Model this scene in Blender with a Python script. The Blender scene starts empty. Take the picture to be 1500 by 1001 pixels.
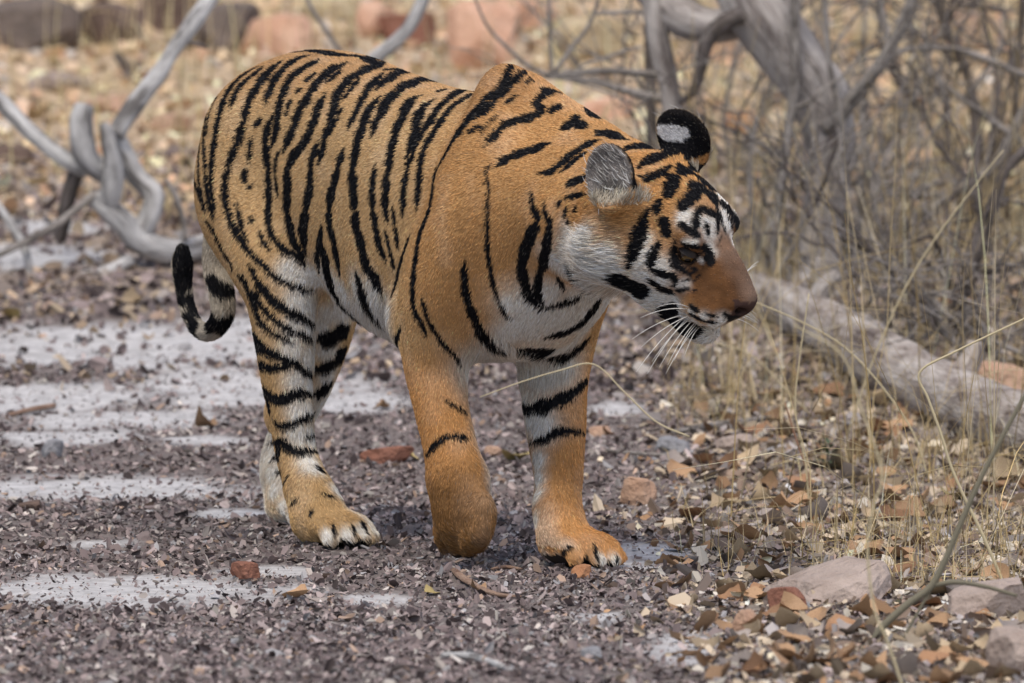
import bpy, math, random
import numpy as np
from mathutils import Vector, Matrix
from mathutils.bvhtree import BVHTree
from mathutils.kdtree import KDTree
SC = bpy.context.scene
COL = SC.collection
# ---------------------------------------------------------------- camera, sky, sun, exposure
cam = bpy.data.cameras.new('camera'); cam_o = bpy.data.objects.new('camera', cam); COL.objects.link(cam_o)
cam.sensor_width = 23.5; cam.lens = 23.5*20010.0/1500.0
cam_o.location = (0, -23.0, 1.7)
cam_o.rotation_euler = (math.pi/2 - (1.7/23.0 - 315.0/20010.0), 0, 0)
cam.clip_start = .5; cam.clip_end = 2000
cam.dof.use_dof = True; cam.dof.focus_distance = 22.75; cam.dof.aperture_fstop = 5.0
SC.camera = cam_o
world = bpy.data.worlds.new('World'); SC.world = world; world.use_nodes = True
nt = world.node_tree
sky = nt.nodes.new('ShaderNodeTexSky'); sky.sky_type = 'NISHITA'; sky.sun_disc = False
SUN_EL, SUN_AZ = math.radians(58), math.radians(-35)      # from the upper left, behind the viewer
sky.sun_elevation = SUN_EL; sky.sun_rotation = math.radians(180) + SUN_AZ
sky.air_density = 1.0; sky.dust_density = 2.5; sky.ozone_density = 1.0
nt.links.new(sky.outputs['Color'], nt.nodes['Background'].inputs['Color'])
nt.nodes['Background'].inputs['Strength'].default_value = .105
sun = bpy.data.lights.new('sun', 'SUN'); sun.energy = 1.5; sun.angle = math.radians(16); sun.color = (1, .90, .76)
sun_o = bpy.data.objects.new('sun', sun); COL.objects.link(sun_o); sun_o.location = (-4, -6, 9)
sun_o.rotation_euler = (math.pi/2 - SUN_EL, 0, SUN_AZ)
SC.view_settings.view_transform = 'Standard'; SC.view_settings.look = 'None'
SC.view_settings.exposure = 0.62; SC.view_settings.gamma = 1
SC.render.engine = 'CYCLES'
SC.cycles.use_denoising = True
SC.cycles.max_bounces = 5; SC.cycles.diffuse_bounces = 3; SC.cycles.glossy_bounces = 2
SC.cycles.use_fast_gi = False
SC.cycles_curves.shape = 'RIBBONS'; SC.cycles_curves.subdivisions = 1

# ---------------------------------------------------------------- helpers
def tag(o, label=None, cat=None, group=None, kind=None):
    for k, v in (('label', label), ('category', cat), ('group', group), ('kind', kind)):
        if v: o[k] = v
    return o
def link(o, parent=None):
    COL.objects.link(o)
    if parent is not None: o.parent = parent
    return o
def empty(name, loc=(0,0,0)):
    o = bpy.data.objects.new(name, None); o.location = loc; o.empty_display_size = .1
    return link(o)
def np_mesh(name, V, F, col=None, smooth=True, mat=None, uvw=None):
    """F: (n,3) or (n,4) index array, or list of such"""
    me = bpy.data.meshes.new(name)
    V = np.asarray(V, np.float32)
    Fs = F if isinstance(F, list) else [F]
    Fs = [np.asarray(f, np.int32) for f in Fs if len(f)]
    me.vertices.add(len(V)); me.vertices.foreach_set('co', V.ravel())
    loops = np.concatenate([f.ravel() for f in Fs]); sizes = np.concatenate([np.full(len(f), f.shape[1], np.int32) for f in Fs])
    me.loops.add(len(loops)); me.loops.foreach_set('vertex_index', loops)
    me.polygons.add(len(sizes)); me.polygons.foreach_set('loop_start', np.concatenate([[0], np.cumsum(sizes)[:-1]]).astype(np.int32))
    me.polygons.foreach_set('loop_total', sizes) if hasattr(me.polygons[0], 'loop_total') and not me.polygons[0].is_property_readonly('loop_total') else None
    me.polygons.foreach_set('use_smooth', np.full(len(sizes), bool(smooth)))
    me.update(calc_edges=True)
    if col is not None:
        c = np.ones((len(V), 4), np.float32); c[:, :3] = col
        a = me.color_attributes.new('tint', 'FLOAT_COLOR', 'POINT'); a.data.foreach_set('color', c.ravel())
    if uvw is not None:
        a = me.attributes.new('uvw', 'FLOAT_VECTOR', 'POINT'); a.data.foreach_set('vector', np.asarray(uvw, np.float32).ravel())
    if mat is not None: me.materials.append(mat)
    return me
def mesh_obj(name, me, parent=None):
    return link(bpy.data.objects.new(name, me), parent)
def new_mat(name, rough=.8, spec=.25):
    m = bpy.data.materials.new(name); m.use_nodes = True
    b = m.node_tree.nodes['Principled BSDF']
    b.inputs['Roughness'].default_value = rough; b.inputs['Specular IOR Level'].default_value = spec
    return m, m.node_tree, b
def attr_mat(name, rough=.8, spec=.2, bump=0, scale=200):
    m, nt, b = new_mat(name, rough, spec)
    a = nt.nodes.new('ShaderNodeAttribute'); a.attribute_name = 'tint'
    nt.links.new(a.outputs['Color'], b.inputs['Base Color'])
    if bump:
        n = nt.nodes.new('ShaderNodeTexNoise'); n.inputs['Scale'].default_value = scale; n.inputs['Detail'].default_value = 4
        tc = nt.nodes.new('ShaderNodeTexCoord'); nt.links.new(tc.outputs['Object'], n.inputs['Vector'])
        bp = nt.nodes.new('ShaderNodeBump'); bp.inputs['Strength'].default_value = bump; bp.inputs['Distance'].default_value = .004
        nt.links.new(n.outputs['Fac'], bp.inputs['Height']); nt.links.new(bp.outputs['Normal'], b.inputs['Normal'])
    return m
RNG = np.random.default_rng(7)
# ---------------------------------------------------------------- tiger: geometry
import numpy as np, math
CAM_D, CAM_H, FPX = 23.0, 1.7, 20010.0          # camera distance, height (m), focal length in photo pixels (1500 wide)
PITCH = CAM_H/CAM_D - 315.0/FPX
THETA = math.radians(57.0)                       # the tiger walks to the right and towards the viewer
TX, TY = -0.106, 0.0
CT, ST = math.cos(THETA), math.sin(THETA)

def body2world(p):
    p = np.asarray(p, float)
    return np.stack([TX + p[...,0]*CT + p[...,1]*ST, TY - p[...,0]*ST + p[...,1]*CT, p[...,2]], -1)
def project(w):
    w = np.asarray(w, float)
    X = w[...,0]; Y = w[...,1] + CAM_D; Z = w[...,2] - CAM_H
    c, s = math.cos(PITCH), math.sin(PITCH)
    f = Y*c - Z*s; up = Y*s + Z*c
    return np.stack([750 + FPX*X/f, 500.5 - FPX*up/f, f], -1)
def ray(u, v):
    c, s = math.cos(PITCH), math.sin(PITCH)
    a = (u-750)/FPX; b = (500.5-v)/FPX
    return np.array([a, c + b*s, -s + b*c])
CAMPOS = np.array([0., -CAM_D, CAM_H])
def P(u, v, y):
    """photo direction (u, v) met with the plane at lateral offset y of the tiger's own frame"""
    d = ray(u, v)
    o = CAMPOS - np.array([TX, TY, 0])
    # body coords of ray: x = X*CT - Y*ST ; y = X*ST + Y*CT
    oy = o[0]*ST + o[1]*CT; dy = d[0]*ST + d[1]*CT
    t = (y - oy)/dy
    w = o + t*d
    return np.array([w[0]*CT - w[1]*ST, y, w[2]])

def rot(yaw, pitch, roll):
    a, b, c = (math.radians(t) for t in (yaw, pitch, roll))
    Rz = np.array([[math.cos(a),-math.sin(a),0],[math.sin(a),math.cos(a),0],[0,0,1]])
    Ry = np.array([[math.cos(b),0,math.sin(b)],[0,1,0],[-math.sin(b),0,math.cos(b)]])
    Rx = np.array([[1,0,0],[0,math.cos(c),-math.sin(c)],[0,math.sin(c),math.cos(c)]])
    return Rz@Ry@Rx

class SDF:
    def __init__(s, lo, hi, h):
        s.lo = np.array(lo, np.float32); s.h = h
        s.n = np.ceil((np.array(hi)-np.array(lo))/h).astype(int)+1
        s.g = np.full(s.n, 1.0, np.float32)
        s.ax = [s.lo[i] + h*np.arange(s.n[i], dtype=np.float32) for i in range(3)]
    def sub(s, lo, hi):
        sl = []
        for i in range(3):
            a = max(0, int((lo[i]-s.lo[i])/s.h)-1); b = min(s.n[i], int((hi[i]-s.lo[i])/s.h)+3)
            if b <= a: return None, None
            sl.append(slice(a, b))
        X, Y, Z = np.meshgrid(*(s.ax[i][sl[i]] for i in range(3)), indexing='ij', sparse=True)
        return tuple(sl), (X, Y, Z)
    def smin(s, sl, d, k):
        a = s.g[sl]
        h = np.maximum(k - np.abs(a-d), 0)/k
        s.g[sl] = np.minimum(a, d) - h*h*k*0.25
    def smax(s, sl, d, k):
        a = s.g[sl]
        h = np.maximum(k - np.abs(a-d), 0)/k
        s.g[sl] = np.maximum(a, d) + h*h*k*0.25
    def ell(s, c, r, R=None, k=.03, cut=False):
        c = np.asarray(c, float); r = np.asarray(r, float)
        R = np.eye(3) if R is None else R
        ext = np.sqrt(((R*r)**2).sum(1)) + k + .02
        sl, G = s.sub(c-ext, c+ext)
        if sl is None: return
        X, Y, Z = (G[i]-np.float32(c[i]) for i in range(3))
        q = [X*np.float32(R[0,i]) + Y*np.float32(R[1,i]) + Z*np.float32(R[2,i]) for i in range(3)]
        k0 = np.sqrt(sum((q[i]/np.float32(r[i]))**2 for i in range(3)))
        k1 = np.sqrt(sum((q[i]/np.float32(r[i]**2))**2 for i in range(3)))
        d = k0*(k0-1)/np.maximum(k1, 1e-4)
        if cut: s.smax(sl, -d, k)
        else: s.smin(sl, d, k)
    def chain(s, pts, k=.03, sub=9, flat=None, cut=False):
        """pts: rows (x, y, z, radius); one swept tube with smooth radius. flat = (axis, factor)"""
        A = spline(np.array([np.r_[p[0], p[1]] if len(p) == 2 else np.asarray(p, float) for p in pts], float), sub)
        lo = (A[:,:3]-A[:,3:]).min(0)-k-.015; hi = (A[:,:3]+A[:,3:]).max(0)+k+.015
        sl, G = s.sub(lo, hi)
        if sl is None: return
        best = None
        for a, b in zip(A[:-1], A[1:]):
            ab = b[:3]-a[:3]; L2 = float(ab@ab)+1e-12
            px, py, pz = (G[i]-np.float32(a[i]) for i in range(3))
            t = np.clip((px*np.float32(ab[0])+py*np.float32(ab[1])+pz*np.float32(ab[2]))/np.float32(L2), 0, 1)
            qx, qy, qz = px-t*np.float32(ab[0]), py-t*np.float32(ab[1]), pz-t*np.float32(ab[2])
            d2 = qx*qx+qy*qy+qz*qz
            if flat is not None:
                u, f = flat; u = np.asarray(u, np.float32)
                qu = qx*u[0]+qy*u[1]+qz*u[2]
                d2 = d2 + qu*qu*np.float32(1/f**2-1)
            d = np.sqrt(d2) - (np.float32(a[3])+t*np.float32(b[3]-a[3]))
            best = d if best is None else np.minimum(best, d)
        if cut: s.smax(sl, -best, k)
        else: s.smin(sl, best, k)
    def mesh(s):
        g = s.g; I = g < 0
        n = s.n
        c = np.zeros(n-1, np.int8)
        for dx in (0,1):
            for dy in (0,1):
                for dz in (0,1):
                    c += I[dx:n[0]-1+dx, dy:n[1]-1+dy, dz:n[2]-1+dz]
        act = np.argwhere((c > 0) & (c < 8))
        idx = np.full(n-1, -1, np.int32); idx[tuple(act.T)] = np.arange(len(act))
        acc = np.zeros((len(act), 3)); cnt = np.zeros(len(act))
        cor = [(a,b,d) for a in (0,1) for b in (0,1) for d in (0,1)]
        val = {o: g[act[:,0]+o[0], act[:,1]+o[1], act[:,2]+o[2]] for o in cor}
        for o in cor:
            for ax in range(3):
                if o[ax] == 0:
                    o2 = list(o); o2[ax] = 1; o2 = tuple(o2)
                    a, b = val[o], val[o2]
                    m = (a < 0) != (b < 0)
                    t = np.where(m, a/np.where(m, a-b, 1), 0)
                    q = np.tile(np.array(o, float), (len(act), 1)); q[:,ax] += t
                    acc += q*m[:,None]; cnt += m
        V = s.lo + s.h*(act + acc/cnt[:,None])
        F = []
        for ax in range(3):
            o = [0,0,0]; o[ax] = 1
            a = I[:n[0]-o[0], :n[1]-o[1], :n[2]-o[2]]; b = I[o[0]:, o[1]:, o[2]:]
            e = np.argwhere(a != b)
            u, w = [(1,2),(2,0),(0,1)][ax]
            e = e[(e[:,u] > 0) & (e[:,w] > 0) & (e[:,u] < n[u]-1) & (e[:,w] < n[w]-1)]
            du = np.eye(3, dtype=int)[u]; dw = np.eye(3, dtype=int)[w]
            q = np.stack([idx[tuple((e-du-dw).T)], idx[tuple((e-dw).T)], idx[tuple(e.T)], idx[tuple((e-du).T)]], 1)
            ins = a[tuple(e.T)]
            q[~ins] = q[~ins][:, ::-1]
            F.append(q)
        return V, np.concatenate(F)

def spline(A, sub):
    """Catmull-Rom through the rows of A"""
    if len(A) < 3 or sub <= 1: return A
    E = np.vstack([2*A[0]-A[1], A, 2*A[-1]-A[-2]])
    out = []
    for i in range(len(A)-1):
        p0, p1, p2, p3 = E[i:i+4]
        for j in range(sub):
            t = j/sub
            out.append(.5*((2*p1)+(-p0+p2)*t+(2*p0-5*p1+4*p2-p3)*t*t+(-p0+3*p1-3*p2+p3)*t**3))
    out.append(A[-1])
    return np.array(out)

# ---- pose
HEAD_R = rot(26, 36, 18)
HEAD_O = P(966, 313, -.03)
def H(x, y, z): return HEAD_O + HEAD_R@np.array([x, y, z])
def head_local(p): return (np.asarray(p)-HEAD_O)@HEAD_R

EAR = {}
for sgn in (-1, 1):
    # frame of an ear: columns = width axis, height axis, opening direction
    op = np.array([-.05 if sgn < 0 else -.30, sgn*.95, .22 if sgn < 0 else .05]); op /= np.linalg.norm(op)
    up = np.array([-.62, sgn*.25, .78]) if sgn < 0 else np.array([-.62, sgn*.30, .80])
    up -= op*(up@op); up /= np.linalg.norm(up)
    wd = np.cross(up, op)
    EAR[sgn] = (np.array([-.062, -.095, .070]) if sgn < 0 else np.array([-.060, .080, .092]), np.stack([wd, up, op], 1))

def torso_sections():
    # x, top z, bottom z, half width, z of widest level
    return np.array([
        [-.665, .700, .560, .040, .63],
        [-.630, .765, .500, .095, .63],
        [-.560, .810, .455, .130, .64],
        [-.450, .842, .440, .155, .66],
        [-.330, .842, .440, .158, .66],
        [-.200, .820, .378, .160, .62],
        [-.060, .797, .345, .172, .59],
        [ .080, .787, .335, .176, .57],
        [ .200, .780, .342, .168, .56],
        [ .290, .755, .355, .150, .56],
        [ .360, .720, .390, .120, .56],
        [ .410, .680, .440, .080, .56],
        [ .430, .640, .490, .040, .565]])

def build_tiger(h):
    S = SDF((-.95, -.34, -.03), (1.06, .34, .98), h)
    # torso as a loft
    T = spline(torso_sections(), 6)
    sl, G = S.sub((-.70, -.24, .30), (.58, .24, .90))
    x = G[0].ravel()
    top, bot, w, zc = (np.interp(x, T[:,0], T[:,i]).astype(np.float32)[:,None,None] for i in (1,2,3,4))
    dz = G[2]-zc
    hh = np.where(dz > 0, top-zc, zc-bot)
    k0 = ((np.abs(G[1])/w)**2.15 + (np.abs(dz)/hh)**2.15)**(1/2.15)
    d = (k0-1)*np.minimum(w, hh)*.9
    ends = np.maximum(T[0,0]-x, x-T[-1,0]).astype(np.float32)[:,None,None]
    d = np.maximum(d, ends)
    S.smin(sl, d.astype(np.float32), .03)
    # hindquarters
    pt = lambda u, v, y, r: np.r_[P(u, v, y), r]
    S.chain([pt(385,205,-.075,.105), pt(375,290,-.095,.108), pt(398,365,-.115,.088), pt(410,430,-.125,.064),
             pt(415,500,-.126,.0525), pt(420,560,-.120,.046), pt(427,610,-.115,.041), pt(433,660,-.110,.0385), pt(449,710,-.108,.041), pt(468,745,-.108,.043)], k=.05)
    S.ell(P(402,612,-.112), (.022,.020,.035), rot(0,-20,0), k=.03)       # hock
    S.chain([pt(440,240,.075,.100), pt(455,330,.095,.095), pt(468,410,.115,.078), pt(472,480,.118,.058),
             pt(455,555,.112,.044), pt(428,620,.106,.036), pt(408,672,.102,.033), pt(410,715,.100,.032), pt(424,745,.100,.034)], k=.04)
    # forelegs
    S.chain([pt(735,150,-.055,.038), pt(712,215,-.100,.058), pt(690,310,-.128,.072), pt(660,400,-.130,.078), pt(640,470,-.125,.068),
             pt(636,530,-.120,.0555), pt(645,590,-.115,.0495), pt(657,645,-.110,.0480), pt(667,690,-.108,.0510)], k=.045)
    S.ell(P(741,143,-.045), (.060,.022,.052), rot(0,-12,0), k=.06)       # right shoulder blade
    S.ell(P(785,165,.05), (.065,.024,.050), rot(0,-5,0), k=.05)
    S.ell(P(596,465,-.140), (.034,.03,.045), k=.035)                     # elbow
    S.chain([pt(674,718,-.106,.0520), pt(677,748,-.102,.0540), pt(678,772,-.098,.0440)], k=.03)
    for du, dv in ((-27,0),(-9,9),(10,10),(27,-2)):
        S.chain([pt(676+du*.9,760+dv*.5,-.110,.022), pt(677+du,783+dv*.6,-.112,.0205), pt(678+du*.85,800+dv*.7,-.100,.0175)], k=.012)
    S.ell(P(708,745,-.106), (.019,.017,.028), k=.045)
    S.chain([pt(830,350,.070,.075), pt(832,420,.095,.072), pt(818,500,.110,.066), pt(812,560,.107,.0600), pt(814,620,.102,.0545),
             pt(818,690,.096,.0450), pt(818,740,.092,.0425), pt(826,780,.090,.044)], k=.04)
    # neck and chest
    S.chain([np.r_[.28,-.005,.610,.140], np.r_[.40,-.01,.600,.128], np.r_[.52,-.020,.595,.112], np.r_[H(-.04,0,-.02),.090]], k=.05)
    S.chain([pt(770,140,.0,.030), pt(850,202,.0,.045), pt(930,250,-.01,.040)], k=.06)
    # tail
    S.chain([np.r_[-.60,0,.730,.040], np.r_[-.665,0,.690,.034], np.r_[-.715,0,.600,.028], pt(316,375,0,.026), pt(324,425,0,.0255), pt(326,460,0,.0235),
             pt(311,484,0,.0205), pt(291,482,0,.0180), pt(276,455,0,.0170), pt(269,420,0,.0180), pt(267,390,0,.0215), pt(267,371,0,.0165)], k=.025)
    # paws
    paw(S, P(852,800,.085), 4, 1.0, -.013)
    paw(S, P(490,772,-.105), 8, 1.0)
    paw(S, P(447,757,.100), 0, .95)
    head(S)
    S.g += .004                                   # the fur adds this much again
    V, F = S.mesh()
    return smooth(V, F, 4)

def smooth(V, F, it):
    a = np.concatenate([F.ravel(), np.roll(F, -1, 1).ravel()]); b = np.concatenate([np.roll(F, -1, 1).ravel(), F.ravel()])
    n = np.bincount(a, minlength=len(V))[:,None]
    hl = head_local(V)
    keep = np.clip((hl[:,0]+.13)/.05, 0, 1)*.75*(np.abs(hl[:,2]) < .2)
    w = (1-keep)[:,None]
    for i in range(it):
        for f in (.55, -.50):
            m = np.stack([np.bincount(b, V[a,j], minlength=len(V)) for j in range(3)], 1)/n
            V = V + (m-V)*f*w
    return V, F

def paw(S, c, yaw, sc, z0=0.0):
    R = rot(yaw, 0, 0)
    c = np.array([c[0], c[1], z0])
    t = lambda x, y, z: c + R@np.array([x, y, z])*sc
    S.ell(t(-.015,0,.036), np.array([.070,.052,.036])*sc, R, k=.03)
    for y, x in ((-.042,.028),(-.015,.050),(.015,.050),(.042,.028)):
        S.chain([np.r_[t(x-.045,y*.7,.050),.022*sc], np.r_[t(x-.010,y*.95,.042),.0200*sc], np.r_[t(x+.014,y*1.05,.022),.0180*sc]], k=.010)
    S.chain([np.r_[t(-.04,-.015,.065),.036*sc], np.r_[t(-.06,-.01,.10),.036*sc]], k=.03)

def head(S):
    R = HEAD_R
    E = lambda c, r, a=(0,0,0), k=.02, cut=False: S.ell(H(*c), r, R@rot(*a), k, cut)
    E((0,0,0), (.105,.083,.080), k=.04)
    E((.040,0,.038), (.082,.070,.058), k=.03)                           # forehead
    for s in (-1, 1):
        E((.055,s*.052,-.030), (.070,.042,.052), k=.03)                 # cheek bone
        E((-.010,s*.068,-.062), (.062,.038,.062), k=.04)                # cheek ruff
        E((.160,s*.030,-.058), (.050,.034,.040), k=.018)                # whisker pads
        S.chain([np.r_[H(.00,s*.050,-.085),.036], np.r_[H(.07,s*.040,-.104),.030], np.r_[H(.130,s*.016,-.110),.026]], k=.025)
        E((.092,s*.048,.046), (.030,.024,.020), (0,12,0), k=.02)        # brow
    S.chain([np.r_[H(.05,0,.028),.046], np.r_[H(.11,0,.010),.043], np.r_[H(.165,0,-.006),.036], np.r_[H(.203,0,-.022),.030]], k=.025)   # bridge
    S.chain([np.r_[H(.06,0,-.035),.062], np.r_[H(.12,0,-.040),.054], np.r_[H(.17,0,-.045),.042]], k=.025)
    E((.206,0,-.027), (.017,.027,.020), (0,20,0), k=.012)               # nose
    E((.146,0,-.124), (.045,.036,.027), k=.02)                          # chin
    for s in (-1, 1):
        E((.112,s*.057,.012), (.022,.013,.0075), (s*-18,4,0), k=.008, cut=True)    # eye socket
        E((.217,s*.014,-.030), (.008,.006,.0045), k=.005, cut=True)     # nostril
        S.chain([np.r_[H(.185,s*.040,-.083),.004], np.r_[H(.14,s*.057,-.083),.006], np.r_[H(.10,s*.066,-.072),.005]], k=.008, cut=True)   # mouth line
        o, Q = EAR[s]
        Q = R@Q; c = H(*o)
        S.ell(c, (.052,.056,.020), Q, k=.010)
        S.chain([np.r_[c-Q[:,1]*.034-Q[:,2]*.008,.030], np.r_[H(-.035,s*.050,.035),.042]], k=.03)
        S.ell(c+Q[:,2]*.016+Q[:,1]*.002, (.044,.047,.021), Q, k=.006, cut=True)
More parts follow.
